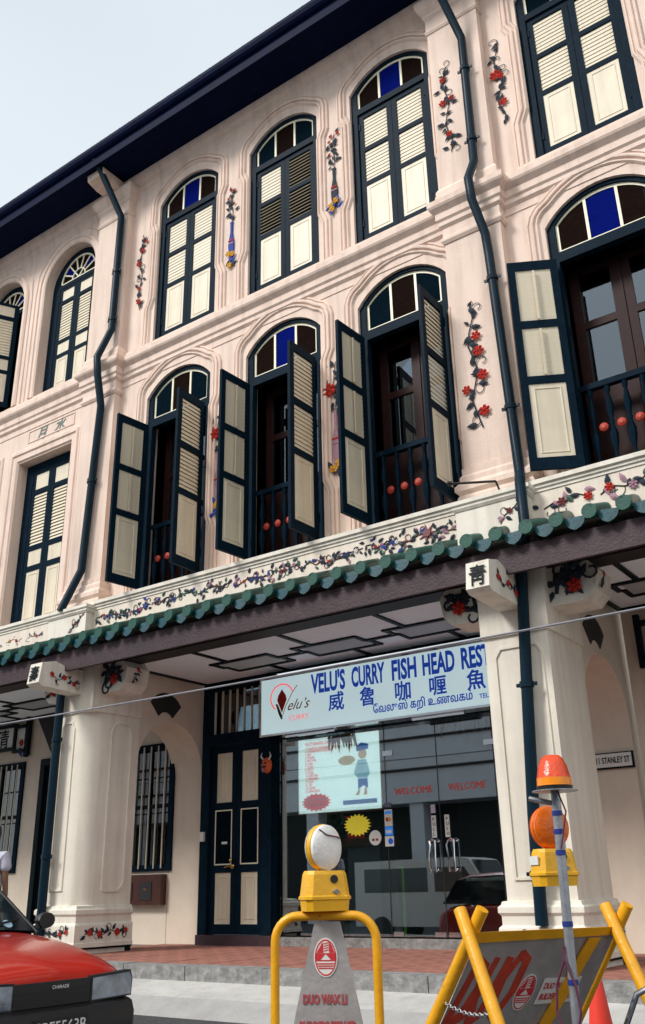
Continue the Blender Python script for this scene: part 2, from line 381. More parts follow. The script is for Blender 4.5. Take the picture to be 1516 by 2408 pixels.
# shouldered surround moulding
mprof = [(0, 0), (0, .022), (-.012, .034), (-.028, .034), (-.036, .016), (-.052, .016), (-.060, .046), (-.080, .050), (-.098, .046), (-.106, .014), (-.122, .014), (-.132, .036), (-.15, .036), (-.162, .02), (-.175, 0)]
def surround(b, c, z0, zs, mid):
    k = -.93; j1 = z0 + .72; j2 = z0 + .92; js = zs - .56 if z0 > 9 else zs - .64
    l = [(k, z0 + .0), (k, j1), (k + .08, j2), (k + .08, js), (k + .01, js + .16), (k + .01, zs + .12), (k + .05, zs + .25), (k + .14, zs + .36)]
    crown = arc(k + .26, -(k + .26), zs + .43, .26, 12)
    pts = l + crown + [(-x, z) for x, z in reversed(l)]
    pts = [(c + x, z) for x, z in pts]
    MB().sweep(pts, mprof, XZ).build('window_surround', TRIM, b)
for c in WC: surround(BC, c, WZ, WS, 0)
for c in MC: surround(BC, c, MZ + .02, MS, 1)
for c in WRc: surround(BR_, c, WZ, WS, 0); surround(BR_, c, MZ + .02, MS, 1)
for c in LC:
    p = [(c - LHW - .16, 9.80)] + arc(c - LHW - .16, c + LHW + .16, 12.20, LHW + .16, 20) + [(c + LHW + .16, 9.80)]
    MB().sweep(p, [(.0, 0), (0, .02), (-.03, .045), (-.055, .045), (-.07, .02), (-.13, .02), (-.16, 0)], XZ).build('window_surround', TRIM, BL_)
    p = [(c - 1.0, 9.74), (c - 1.0, 12.1), (c - .96, 12.6)] + arc(c - .90, c + .90, 12.72, .50, 12) + [(c + .96, 12.6), (c + 1.0, 12.1), (c + 1.0, 9.74)]
    MB().sweep(p, [(0, 0), (0, .015), (-.02, .02), (-.03, 0)], XZ).build('wall_moulding', TRIM, BL_)
for c in LMC:
    p = [(c - .96, 5.35), (c - .96, 8.72), (c + .96, 8.72), (c + .96, 5.35)]
    MB().sweep(p, [(.02, 0), (.02, .015), (0, .03), (-.03, .03), (-.05, .055), (-.09, .055), (-.11, .03), (-.21, .03), (-.235, .0)], XZ).build('window_surround', TRIM, BL_)
    # name panel with incised border
    p = [(c - .44, 8.86), (c - .44, 9.0 + .0), (c - .44, 9.0), (c - .44, 9.0)]
    q = [(c - .50, 8.84), (c - .50, 9.04), (c + .72, 9.04), (c + .72, 8.84)]
    MB().sweep([(c - .52, 8.82), (c - .52, 9.06), (c + .74, 9.06), (c + .74, 8.82)], [(0, 0), (0, .012), (-.018, .012), (-.018, 0)], XZ, closed=True).build('name_panel_border', TRIM, BL_)

# ------------------------------------------------------------------ shutters and windows
slatm = {}
def slat_mesh(wd):
    k = round(wd, 3)
    if k not in slatm:
        m = MB(); m.box(-wd / 2, wd / 2, -.005, .005, -.035, .035); slatm[k] = m.mesh('slat', LOUV)
    return slatm[k]
def shutter(b, x, y, z0, z1, wd, rows, hinge, ang, tilt=None, rod=False):
    """rows (lo, hi, kind, tilt_deg); hinge 'L' or 'R'; ang = opening in degrees; leaf lies in local +x from hinge"""
    s = 1 if hinge == 'L' else -1
    hs = [[(s * .085, lo - z0), (s * .085, hi - z0), (s * (wd - .085), hi - z0), (s * (wd - .085), lo - z0)] for lo, hi, k, t in rows]
    m = MB(); m.plate([(0, 0), (0, z1 - z0), (s * wd, z1 - z0), (s * wd, 0)], hs, -.022, .022)
    sh = m.build('shutter', GREEN, b, (x, y, z0), (0, 0, -s * R(ang)))
    for lo, hi, k, t in rows:
        c = s * wd / 2; h = hi - lo; pw = wd - .17
        if k == 'p':
            q = MB(); q.box(c - pw / 2, c + pw / 2, -.010, .010, lo - z0, hi - z0)
            if h > .4:
                for sg in (-1, 1):
                    f = lambda a, bb, hh, sg=sg: (a, sg * (.010 + hh), bb)
                    i = .05
                    q.sweep([(c - pw / 2 + i, lo - z0 + i), (c - pw / 2 + i, hi - z0 - i), (c + pw / 2 - i, hi - z0 - i), (c + pw / 2 - i, lo - z0 + i)],
                            [(0, 0), (-.006, .007), (-.016, .007), (-.022, 0)], f, closed=True)
            q.build('panel', LOUV, sh)
        else:
            n = max(3, int(round(h / .062))); p = h / n; me = slat_mesh(pw)
            for i in range(n): place(me, 'slat', sh, (c, 0, lo - z0 + p * (i + .5)), (-R(t), 0, 0))
            if rod:
                MB().box(c - .012, c + .012, .03, .05, lo - z0 + .0, hi - z0 - .03).build('tilt_rod', LOUV, sh)
    hg = MB()
    for zz in (.25, z1 - z0 - .3): hg.box(s * (-.012), s * .03, -.034, -.022, zz, zz + .12)
    hg.build('hinge', BRASS if False else GREEN, sh)
    return sh
def fan(b, c, zb, zs, rise, yq, kinds, hw=HW - .105):
    """cream tracery of three lights with coloured panes"""
    o = [(c - hw, zb)] + arc(c - hw, c + hw, zs, rise, 14) + [(c + hw, zb)]
    t = .035
    hs = []; ps = []
    xs = [c - hw, c - hw / 3, c + hw / 3, c + hw]
    def top(x):
        h = hw; r = (h * h + rise * rise) / (2 * rise); zc = zs + rise - r
        return zc + math.sqrt(max(0, r * r - (x - c) ** 2))
    for i in range(3):
        a = xs[i] + (t if i == 0 else t / 2); e = xs[i + 1] - (t if i == 2 else t / 2)
        n = 5; tp = [(a + (e - a) * k / n, top(a + (e - a) * k / n) - t * 1.15) for k in range(n + 1)]
        hs.append([(a, zb + t)] + tp + [(e, zb + t)]); ps.append(hs[-1])
    w = MB().plate(o, hs, yq, yq + .03).build('fanlight', TRAC, b)
    for p, k in zip(ps, kinds):
        MB().plate(p, [], yq + .012, yq + .018).build('pane', {'b': GBLUE, 'n': GBROWN, 'd': GDARK}[k], w)
def casing(b, c, z0, zs, rise, zfan, y0, hw=HW, leafh=None, side=.105, bottom=.09):
    o = win_outline(c, z0, zs, rise, hw - .004)
    ihw = hw - side
    fh = [(c - ihw, zfan)] + arc(c - ihw, c + ihw, zs + .03, rise - .085, 14) + [(c + ihw, zfan)]
    lh = [(c - ihw + .0, z0 + bottom), (c - ihw, leafh), (c + ihw, leafh), (c + ihw, z0 + bottom)]
    return MB().plate(o, [fh, lh], y0, y0 + .10).build('window_frame', GREEN, b)
YF = .045
def upper_window(b, c, kinds, tl, tr):
    casing(b, c, WZ, WS, WR, 12.30, YF, leafh=12.19)
    fan(b, c, 12.30, WS + .03, WR - .085, YF + .03, kinds)
    wl = .583
    for hg, xx, tt in (('L', c - .586, tl), ('R', c + .586, tr)):
        rows = [(9.93, 10.80, 'p', 0), (10.88, 11.45, 'l', tt[1]), (11.53, 12.10, 'l', tt[0])]
        shutter(b, xx, YF + .05, 9.83, 12.19, wl, rows, hg, 0)
C_, O_ = 9, 44
upper_window(BC, WC[0], 'nbn', (C_, C_), (C_, 5))
upper_window(BC, WC[1], 'dnd', (C_, O_), (O_, O_))
upper_window(BC, WC[2], 'nbn', (C_, C_), (C_, C_))
for c in WRc[:2]: upper_window(BR_, c, 'dnd', (C_, C_), (C_, C_))

BALU = []
def mid_window(b, c, kinds, angL, angR, tiltR=28, railmat=GREEN):
    casing(b, c, MZ, MS, MR, 8.30, YF, leafh=8.16, bottom=.0, side=.105)
    fan(b, c, 8.30, MS + .03, MR - .085, YF + .03, kinds)
    # inner mahogany doors with glass
    m = MB(); holes = []
    pan = []
    for s in (-1, 1):
        for z0, z1 in ((6.62, 7.36), (7.46, 8.12)):
            a, e = sorted((c + s * .12, c + s * .50)); h = [(a, z0), (a, z1), (e, z1), (e, z0)]; holes.append(h); pan.append(h)
    m.plate([(c - .62, 5.35), (c - .62, 8.2), (c + .62, 8.2), (c + .62, 5.35)], holes, .40, .45)
    m.box(c - .012, c + .012, .385, .40, 5.4, 8.18)
    dr = m.build('inner_door', WOOD, b)
    for h in pan: MB().plate(h, [], .42, .426).build('pane', WING, dr)
    # balustrade with turned balusters and rosettes
    m = MB(); m.box(c - .585, c + .585, .14, .22, 6.42, 6.49); bl = m.build('balustrade', GREEN, b); MB().box(c - .585, c + .585, .15, .21, 5.40, 5.46).build('bottom_rail', GREEN, bl)
    bm_ = MB(); bm_.lathe([(.03, 0), (.03, .08), (.018, .12), (.045, .26), (.05, .36), (.02, .46), (.03, .50), (.02, .54), (.045, .66), (.03, .80), (.018, .86), (.034, .9), (.034, .96)], 8)
    bme = bm_.mesh('baluster', GREEN, True)
    rs = MB(); rs.lathe([(.055, 0), (.05, -.015), (.02, -.03), (.0, -.03)], 8, axis='y'); rme = rs.mesh('rosette', ROSE)
    for i in range(6):
        x = c - .5 + i * .2
        place(bme, 'baluster', bl, (x, .18, 5.46)); 
        if i in (1, 2, 3): place(rme, 'rosette', bl, (x - .08, .125, 5.90))
    wl = .583; z0, z1 = 5.42, 8.155
    rows = [(5.56, 6.48, 'p', 0), (6.58, 7.22, 'l', 7), (7.32, 8.03, 'l', 7)]
    rowsR = [(5.56, 6.48, 'p', 0), (6.58, 7.22, 'l', tiltR), (7.32, 8.03, 'l', tiltR)]
    shutter(b, c - .60, -.03, z0, z1, wl, rows, 'L', angL, rod=True)
    shutter(b, c + .60, -.03, z0, z1, wl, rowsR, 'R', angR)
ROSE = mat('orange_red_rosette', (.42, .04, .02), .5, .15, 30)
mid_window(BC, MC[0], 'dnd', 96, 93, 24)
mid_window(BC, MC[1], 'nbn', 93, 89, 19)
mid_window(BC, MC[2], 'dnd', 94, 90, 21)
mid_window(BR_, WRc[0], 'nbn', 151, 95)
mid_window(BR_, WRc[1], 'dnd', 120, 95)

# left building windows
def round_window(b, c, open_right=0):
    y0 = .19; hw = LHW
    o = round_outline(c, 9.80, 12.20, hw - .004)
    zf = 12.28; r = .51
    fh = [(c - r, zf)] + arc(c - r, c + r, zf + .02, r, 18) + [(c + r, zf)]
    lh = [(c - r, 9.90), (c - r, 12.19), (c + r, 12.19), (c + r, 9.90)]
    MB().plate(o, [fh, lh], y0, y0 + .07).build('window_frame', GREEN, b)
    # radial tracery
    t = .014; m = MB(); hub = r * .36
    rim = arc(c - r, c + r, zf + .02, r, 20)
    m.sweep([(c - r, zf + .0)] + rim + [(c + r, zf)], [(0, 0), (0, .02), (-.035, .02), (-.035, 0)], lambda a, bb, h: (a, y0 + .03 - h, bb))
    m.box(c - r, c + r, y0 + .01, y0 + .03, zf, zf + .035)
    m.sweep(arc(c - hub, c + hub, zf + .03, hub, 12), [(.012, 0), (.012, .02), (-.012, .02), (-.012, 0)], lambda a, bb, h: (a, y0 + .03 - h, bb))
    n = 7; A = []
    for i in range(1, n):
        a = PI * i / n; A.append(a); d0 = Vector((math.cos(a), math.sin(a))); r0 = 0 if i in (2, 5) else hub
        p0 = d0 * r0; p1 = d0 * (r - .01); nn = Vector((-d0.y, d0.x)) * t
        vs = [p0 + nn, p1 + nn, p1 - nn, p0 - nn]
        m.plate([(c + v.x, zf + .02 + v.y) for v in vs], [], y0 + .012, y0 + .028)
    fl = m.build('fanlight', TRAC, b)
    for i in range(n):
        a0, a1 = PI * i / n, PI * (i + 1) / n
        p = [(c + math.cos(a) * q, zf + .02 + math.sin(a) * q) for a, q in ((a0, hub), (a0, r - .02), ((a0 + a1) / 2, r - .02), (a1, r - .02), (a1, hub))]
        MB().plate(p, [], y0 + .030, y0 + .035).build('pane', GBLUE if i in (1, 5) else GBROWN, fl)
        p = [(c + math.cos(a) * q, zf + .02 + math.sin(a) * q) for a, q in ((a0, .02), (a0, hub), (a1, hub))]
        MB().plate(p, [], y0 + .030, y0 + .035).build('pane', GDARK, fl)
    rows = [(9.99, 10.60, 'p', 0), (10.68, 10.92, 'p', 0), (11.0, 11.82, 'l', 15), (11.90, 12.13, 'p', 0)]
    shutter(b, c - r, y0 + .03, 9.90, 12.19, r - .003, rows, 'L', 0)
    shutter(b, c + r, y0 + .03 - (.16 if open_right else 0), 9.90, 12.19, r - .003, rows, 'R', open_right)
round_window(BL_, LC[0]); round_window(BL_, LC[1], 62)
for c in LMC[:2]:
    y0 = .19
    MB().plate([(c - .715, 5.30), (c - .715, 8.465), (c + .715, 8.465), (c + .715, 5.30)], [[(c - .53, 5.38), (c - .53, 8.36), (c + .53, 8.36), (c + .53, 5.38)]], y0, y0 + .07).build('window_frame', GREEN, BL_)
    rows = [(5.50, 6.40, 'p', 0), (6.50, 6.78, 'p', 0), (6.88, 7.86, 'l', 22), (7.95, 8.25, 'p', 0)]
    shutter(BL_, c - .53, y0 + .03, 5.38, 8.36, .527, rows, 'L', 0)
    shutter(BL_, c + .53, y0 + .03, 5.38, 8.36, .527, rows, 'R', 0)
for ch, x in (('月', -12.66), ('水', -12.18)):
    text(ch, .28, mat('faded_grey_lettering', (.16, .20, .18), .7, .3, 20), BL_, 'character', (x, -.006, 8.83), bold=.004, shear=.3)

# ------------------------------------------------------------------ floral reliefs
def petal_flower(r, n=6):
    m = MB()
    for i in range(n):
        a = 2 * PI * i / n; c_, s_ = math.cos(a), math.sin(a)
        P = lambda u, v, y: ((u * c_ - v * s_) * r, y, (u * s_ + v * c_) * r)
        m.add([P(.12, 0, -.012), P(.55, .36, -.006), P(1, .24, -.010), P(1, -.24, -.010), P(.55, -.36, -.006), P(.7, 0, -.018)], [(0, 5, 1), (1, 5, 2), (2, 5, 3), (3, 5, 4), (4, 5, 0)])
    V = [(0, -.024, 0)] + [(r * .26 * math.cos(PI * k / 3), -.014, r * .26 * math.sin(PI * k / 3)) for k in range(6)]
    return m.add(V, [(0, 1 + k, 1 + (k + 1) % 6) for k in range(6)])
def leaf_mesh(m_, k=1):
    return MB().add([(0, -.003, 0), (.02, -.004, .019), (.045, -.004, .023), (.075, -.004, .012), (.098, -.003, 0), (.075, -.004, -.012), (.045, -.004, -.023), (.02, -.004, -.019), (.05, -.014, 0)], [(i, (i + 1) % 8, 8) for i in range(8)]).mesh('leaf', m_)
LM = {'d': leaf_mesh(LEAF), 'g': leaf_mesh(LEAFG), 'w': leaf_mesh(WHITEP), 'b': leaf_mesh(BLU), 'm': leaf_mesh(MAUVE)}
FM = {k: petal_flower(.045).mesh('flower', v) for k, v in (('r', RED), ('y', YEL), ('b', BLU), ('m', MAUVE), ('w', WHITEP), ('p', PLUM))}
def sprig(par, path, y, nleaf, flowers, leafc='d', size=1, rr=.005, rnd=None, f=None, stemm=None, spread=.06, curls=True):
    """a climbing stem in the plane y, with leaves and flowers on it (leaf and flower are sub-parts)"""
    rnd = rnd or random
    P = [Vector((p[0], 0, p[1])) for p in path]
    f = f or (lambda v: Vector((v.x, y + v.y, v.z)))
    m = MB(); m.tube([tuple(f(Vector((p.x, -.004, p.z)))) for p in P], rr * size, 4)
    tot = len(P) - 1
    def pt(t):
        t = max(0, min(.9999, t)) * tot; i = int(t); return P[i].lerp(P[i + 1], t - i)
    if curls:
        for k in range(max(2, nleaf // 5)):
            p = pt(rnd.random()); a0 = rnd.random() * 6.28; s = rnd.choice((-1, 1)); q = [p]
            for i in range(1, 9):
                q.append(q[-1] + Vector((math.cos(a0), 0, math.sin(a0))) * .022 * size); a0 += s * (.25 + i * .09)
            m.tube([tuple(f(Vector((v.x, -.004, v.z)))) for v in q], rr * .7 * size, 3)
    st = m.build('floral_relief', stemm or LEAF, par)
    O = f(Vector((0, 0, 0))); ex = (f(Vector((1, 0, 0))) - O); ey = (f(Vector((0, 1, 0))) - O)
    rotm = Matrix((ex, ey, ex.cross(ey) if False else (f(Vector((0, 0, 1))) - O))).transposed()
    for k in range(nleaf):
        p = pt((k + rnd.random()) / nleaf); a = rnd.random() * 6.28
        p = p + Vector((rnd.uniform(-1, 1), 0, rnd.uniform(-1, 1))) * spread * .5 * size
        o = place(LM[rnd.choice(leafc)], 'leaf', st)
        sc = size * rnd.uniform(.55, .95)
        o.matrix_local = Matrix.Translation(f(Vector((p.x, -.005, p.z)))) @ (rotm @ Matrix.Rotation(a, 3, 'Y')).to_4x4() @ Matrix.Scale(sc, 4)
    for t, dx, c, sc in flowers:
        p = pt(t) + Vector((dx * size, 0, 0))
        o = place(FM[c], 'flower', st)
        o.matrix_local = Matrix.Translation(f(Vector((p.x, -.008, p.z)))) @ (rotm @ Matrix.Rotation(rnd.random() * 3, 3, 'Y')).to_4x4() @ Matrix.Scale(size * sc * .78, 4)
    return st
def wav(x, z0, z1, a=.05, n=9, ph=0, lean=0): return [(x + a * math.sin(ph + i * 1.5) + lean * i / n, z1 + (z0 - z1) * i / n) for i in range(n + 1)]
sprig(BC, wav(-10.19, 10.55, 12.15, .04), -.01, 22, [(.12, .05, 'r', .8), (.22, .02, 'r', 1), (.38, -.02, 'r', 1.1), (.72, 0, 'r', .8), (.9, .02, 'r', 1.1)], 'd', 1.45)
sprig(BC, wav(-4.03, 10.40, 11.92, .04, ph=2), -.16, 26, [(.15, .0, 'r', 1), (.42, -.06, 'r', 1.1), (.40, .04, 'r', .8), (.80, 0, 'r', 1)], 'd', 1.45)
sprig(BR_, wav(-3.30, 10.62, 12.05, .05, ph=1), -.01, 26, [(.42, -.04, 'r', 1.6), (.46, .0, 'r', 1), (.78, .05, 'r', 1.2)], 'd', 1.45)
sprig(BC, wav(-4.0, 6.2, 7.9, .05, ph=.5), -.16, 24, [(.27, .06, 'r', 1.1), (.40, .06, 'r', 1.2), (.60, .05, 'r', 1.2), (.68, -.06, 'r', 1), (.88, .06, 'r', 1.2)], 'd', 1.7)
sprig(BC, wav(-10.2, 6.2, 7.9, .05, ph=.5), -.01, 24, [(.3, .0, 'r', 1), (.6, .02, 'r', 1.1)], 'd', 1.1)
def vase(b, x, z0, z1, m_, up, seed, low=True):
    r = random.Random(seed); zv = z0 + (z1 - z0) * .56; y = -.01; h = zv - z0
    v = MB(); pr = [(.03, 1), (.022, .93), (.018, .72), (.04, .55), (.058, .38), (.05, .2), (.028, .05), (.045, 0)]
    out = [(x + q, z0 + .12 + k * (h - .12)) for q, k in pr]; out += [(x - q, zz) for (q, k), zz in zip(reversed(pr), [p[1] for p in reversed(out)])]
    v.plate(out, [], y - .018, y + .01); vo = v.build('vase_relief', m_, b)
    for k, c in ((.5, 'r'), (.42, 'y')):
        zz = z0 + .12 + k * (h - .12); MB().box(x - .054, x + .054, y - .024, y - .018, zz - .012, zz + .012).build('vase_band', RED if c == 'r' else MAUVE, vo)
    for k in range(5):
        o = place(LM[r.choice('bdd')], 'leaf', vo, (x + r.uniform(-.08, .08), y - .02, z0 + r.uniform(.0, .2)), (0, r.random() * 6, 0), (1.5,) * 3)
    for k in range(3): place(FM['y'], 'flower', vo, (x + r.uniform(-.07, .07), y - .022, z0 + r.uniform(0, .25)), (0, r.random(), 0), (1.2,) * 3)
    sprig(b, [(x, zv), (x + .02, zv + .2), (x - .03, zv + .4), (x + .02, z1)], y, 20, up, 'd', 1.4, rnd=r, curls=False, spread=.10)
vase(BC, -8.075, 10.5, 12.05, BLU, [(.95, .03, 'r', .6), (.99, -.03, 'r', .6), (.8, -.05, 'r', .6), (.6, .05, 'r', .5)], 3)
vase(BC, -6.035, 10.5, 12.02, LEAF, [(.97, .05, 'r', .7), (.97, -.04, 'r', .7), (.85, -.05, 'r', .6), (.5, -.05, 'r', .6)], 4)
vase(BR_, -1.26, 10.6, 12.2, BLU, [(.95, .03, 'r', .6), (.8, -.05, 'r', .6)], 5)
vase(BC, -6.13, 6.25, 7.98, MAUVE, [(.55, -.05, 'r', 2.2), (.7, -.06, 'r', .8)], 6)
vase(BC, -8.24, 6.25, 7.98, MAUVE, [(.55, -.03, 'r', 2.0), (.7, -.06, 'r', .8)], 8)
vase(BR_, -1.26, 6.25, 7.98, MAUVE, [(.55, -.03, 'r', 2.0), (.7, -.06, 'r', .8)], 9)

# ------------------------------------------------------------------ parapet frieze, tiled pent eave
def frieze(b, x0, x1, x0b, x1b):
    m = MB(); m.box(x0, x1, -.26, .02, 4.70, 5.20); m.build('parapet', mat('cream_frieze_plaster', (.78, .70, .60), .8, .07, 4, .2, 70, streak=.35), b)
    m = MB(); m.sweep([(x0, 0), (x0, -.26), (x1, -.26), (x1, 0)], [(-.02, 5.17), (.012, 5.17), (.012, 5.195), (.03, 5.21), (.03, 5.235), (.055, 5.25), (.055, 5.30), (-.02, 5.32)], XYs, side=-1)
    m.box(x0, x1, -.25, .02, 5.203, 5.32)
    m.build('parapet_coping', TRIM if False else WHITE, b)
frieze(BC, -10.44, -4.27, 0, 0); frieze(BR_, -3.43, 4, 0, 0); frieze(BL_, -18, -11.30, 0, 0)
for c, b in ((PB[1], BL_), (PB[2], BR_)):
    m = MB(); m.box(c - .43, c + .43, -.40, .02, 4.70, 5.17)
    m.sweep([(c - .43, 0), (c - .43, -.40), (c + .43, -.40), (c + .43, 0)], [(-.02, 5.12), (.01, 5.12), (.03, 5.15), (.03, 5.17), (.05, 5.19), (.05, 5.235), (-.3, 5.30)], XYs, side=-1)
    m.build('parapet_pier', WHITE, b)
    sprig(b, [(c + .1, 4.86), (c + .16, 4.95), (c + .28, 5.02), (c + .36, 5.1)], -.402, 7, [(.5, 0, 'p', .9)], 'dm', 1.1, stemm=STEM)
rnd = random.Random(11)
x = -10.3
while x < -4.5:
    wd = rnd.uniform(.35, .6); n = 5
    path = [(x + wd * i / n, 5.03 + rnd.uniform(-.05, .05)) for i in range(n + 1)]
    fl = [(rnd.random(), rnd.uniform(-.02, .02), rnd.choice('rpbmwppm'), rnd.uniform(.4, .85)) for _ in range(rnd.randint(2, 4))]
    sprig(BC, path, -.262, rnd.randint(17, 24), fl, 'dddddggmb', 1.1, rnd=rnd, stemm=rnd.choice((STEM, PLUM, LEAFG)), spread=.14, rr=.007, curls=True)
    x += wd + rnd.uniform(-.03, .05)
st = MB();
for k in range(7):
    a = 2 * PI * k / 7; st.plate([(-4.72 + .035 * math.cos(a + .5), 5.03 + .035 * math.sin(a + .5)), (-4.72 + .12 * math.cos(a), 5.03 + .12 * math.sin(a)), (-4.72 + .035 * math.cos(a - .5), 5.03 + .035 * math.sin(a - .5))], [], -.275, -.26)
st.lathe([(.05, -.285), (.05, -.26)], 8, (-4.72, 0, 5.03), 'y'); st.build('star_flower_relief', PLUM, BC)
x = -3.3
while x < -.5:
    path = [(x + .5 * i / 4, 5.0 + rnd.uniform(-.05, .07)) for i in range(5)]
    sprig(BR_, path, -.262, 9, [(rnd.random(), 0, rnd.choice('pymbr'), .95) for _ in range(2)], 'ddgm', 1.5, rnd=rnd, stemm=STEM, spread=.12)
    x += .62
x = -16
while x < -11.5:
    path = [(x + .4 * i / 4, 5.0 + rnd.uniform(-.05, .05)) for i in range(5)]
    sprig(BL_, path, -.262, 6, [(rnd.random(), 0, rnd.choice('pymbr'), .9) for _ in range(2)], 'gmw', .8, rnd=rnd, stemm=MAUVE, spread=.1, curls=False)
    x += .5
# tiles
em = MB(); em.tube([(0, 0, 0), (0, .42, .17)], .072, 10, caps=False)
em.lathe([(.088, -.012), (.088, .03)], 12, axis='y'); em.lathe([(.07, -.022), (.086, -.022), (.088, -.01)], 12, axis='y')
eme = em.mesh('end_tile', TEND, True)
eb = MB(); eb.tube([(0, .02, .012), (0, .42, .178)], .078, 10, caps=False); ebe = eb.mesh('barrel_tile', TBAR, True)
dr = MB(); pts = []
n = 8; wd = .112
top = [(-wd + 2 * wd * i / n, -.045 - .05 * math.sin(PI * i / n) * 0) for i in range(n + 1)]
low = [(wd, -.05), (wd * .94, -.09), (wd * .78, -.125), (wd * .5, -.155), (wd * .2, -.172), (0, -.182), (-wd * .2, -.172), (-wd * .5, -.155), (-wd * .78, -.125), (-wd * .94, -.09), (-wd, -.05)]
dr.plate([(-wd, -.02), (wd, -.02)] + low, [], -.01, .012)
dre = dr.mesh('drip_tile', TDRIP)
pt_ = MB(); pt_.sweep([(0, 0), (.42, .17)], [(0, 0)], lambda a, b, h: (0, 0, 0)) if False else None
pt_.add([(-.13, 0, .0), (.13, 0, .0), (.13, .42, .17), (-.13, .42, .17), (0, 0, -.045), (0, .42, .125)], [(0, 4, 5, 3), (4, 1, 2, 5)]); pte = pt_.mesh('pan_tile', TBAR)
x = -12.06 - .345 * 9
while x < 1.5:
    b = BL_ if x < -11.3 else (BC if x < -3.6 else BR_)
    xt = x * .988 + rnd.uniform(-.008, .008); place(eme, 'end_tile', b, (xt, -.60, 4.675 + rnd.uniform(-.006, .006)), (0, rnd.uniform(-.5, .5), 0), (.92,) * 3); place(ebe, 'barrel_tile', b, (xt, -.60, 4.675), (0, 0, rnd.uniform(-.02, .02)), (.92, 1, .92))
    place(dre, 'drip_tile', b, (xt + .17, -.53, 4.695), (R(-8), R(rnd.uniform(-5, 5)), R(rnd.uniform(-4, 4))), (.92, 1, .9)); place(pte, 'pan_tile', b, (xt + .17, -.53, 4.66))
    x += .345
for b, x0, x1 in ((BC, -10.86, -3.85), (BR_, -3.85, 4), (BL_, -18.2, -10.86)):
    m = MB(); m.box(x0, x1, -.46, -.41, 4.27, 4.55); m.build('fascia_board', BEAM, b)
    m = MB(); m.box(x0, x1, -.41, -.0, 4.50, 4.56); m.build('eave_soffit', BEAMD, b)
m = MB(); m.box(-10.5, -4.2, .02, .34, 4.40, 4.75); m.build('beam', BEAMD, BC)
m = MB(); m.box(-3.5, 4, .02, .34, 4.40, 4.75); m.build('beam', BEAMD, BR_)
m = MB(); m.box(-18, -11.2, .02, .34, 4.40, 4.75); m.build('beam', BEAMD, BL_)

# ------------------------------------------------------------------ ground-floor arcade
Z0 = .52
def column(b, c, rounded):
    x0, x1, y0, y1 = c - PW + .0, c + PW, -.12, .86
    s = .03
    # shaft
    m = MB()
    def sec(z0, z1, pts): m.plate(pts, [], z0, z1, lambda a, bb, t: (a, bb, t))
    sq = [(x0, y0), (x1, y0), (x1, y1), (x0, y1)]
    sec(3.72, 4.72, sq)
    if rounded:
        r = .30; cxr, cyr = x1 - s - r, y0 + s + r
        q = [(x0 + s, y0 + s)] + [(cxr + r * math.sin(a), cyr - r * math.cos(a)) for a in [PI / 2 * i / 8 for i in range(9)]] + [(x1 - s, y1), (x0 + s, y1)]
        sec(1.10, 3.722, q)
    else: sec(1.10, 3.722, [(x0 + s, y0 + s), (x1 - s, y0 + s), (x1 - s, y1), (x0 + s, y1)])
    m.build('column_shaft', CREAM, b, smooth=True)
    # raised fillet panel on the side and front
    f1 = lambda a, bb, h: (x1 - s + h, a, bb)
    p = [(.30, 1.30), (.30, 3.45), (.34, 3.56), (.45, 3.62), (.62, 3.62), (.70, 3.56), (.72, 3.45), (.72, 1.42), (.68, 1.33), (.60, 1.28), (.34, 1.28)]
    m = MB()
    if rounded: m.sweep(p, [(.0, 0), (.0, .02), (-.03, .02), (-.03, 0)], f1, closed=True)
    f2 = lambda a, bb, h: (a, y0 + s - h, bb)
    e = x1 - .36 if rounded else x1 - .1
    m.sweep([(x0 + .13, 1.30), (x0 + .13, 3.5), (x0 + .2, 3.6), (e - .06, 3.6), (e, 3.5), (e, 1.3)], [(0, 0), (0, .018), (-.025, .018), (-.025, 0)], f2, closed=True)
    m.build('column_fillet', CREAM, b)
    # base
    m = MB()
    m.sweep([(x0, y1), (x0, y0), (x1, y0), (x1, y1)], [(-.05, 1.12), (.01, 1.11), (.02, 1.08), (.045, 1.06), (.045, 1.01), (.02, .98), (.02, .90), (.045, .88), (.05, .86), (.05, .66), (.065, .65), (.065, .60), (-.05, .60)], XYs, side=-1)
    m.box(x0 + .01, x1 - .01, y0 + .01, y1, .6, 1.11)
    m.build('column_base', WHITE if True else CREAM, b)
    m = MB(); m.box(x0 - .05, x1 + .05, y0 - .05, y1, .575, .602)
    for ax in (x0 - .05, x1 - .03):
        for ay in (y0 - .05, y1 - .10): m.box(ax, ax + .08, ay, ay + .08, .515, .576)
    m.build('column_foot', GREEND, b)
    MB().box(x0 - .02, x1 + .02, y0 - .02, y1 - .02, .50, .575).build('column_plinth', WHITE, b)
    fr = lambda v: Vector((x1 + .052 - v.y, v.x, v.z))
    sprig(b, [(.0, .76), (.15, .80), (.3, .74), (.45, .80), (.6, .76), (.74, .80)], 0, 22, [(.1, 0, 'r', 1.1), (.33, 0, 'r', 1.1), (.75, 0, 'r', 1.2), (.97, 0, 'r', .9)], 'd', 1.15, f=fr)
    sprig(b, [(x0 + .1, .76), (x0 + .3, .78), (x0 + .5, .76), (x0 + .7, .8)], y0 - .052, 16, [(.75, 0, 'r', .9), (.95, 0, 'r', .9)], 'd', 1.1)
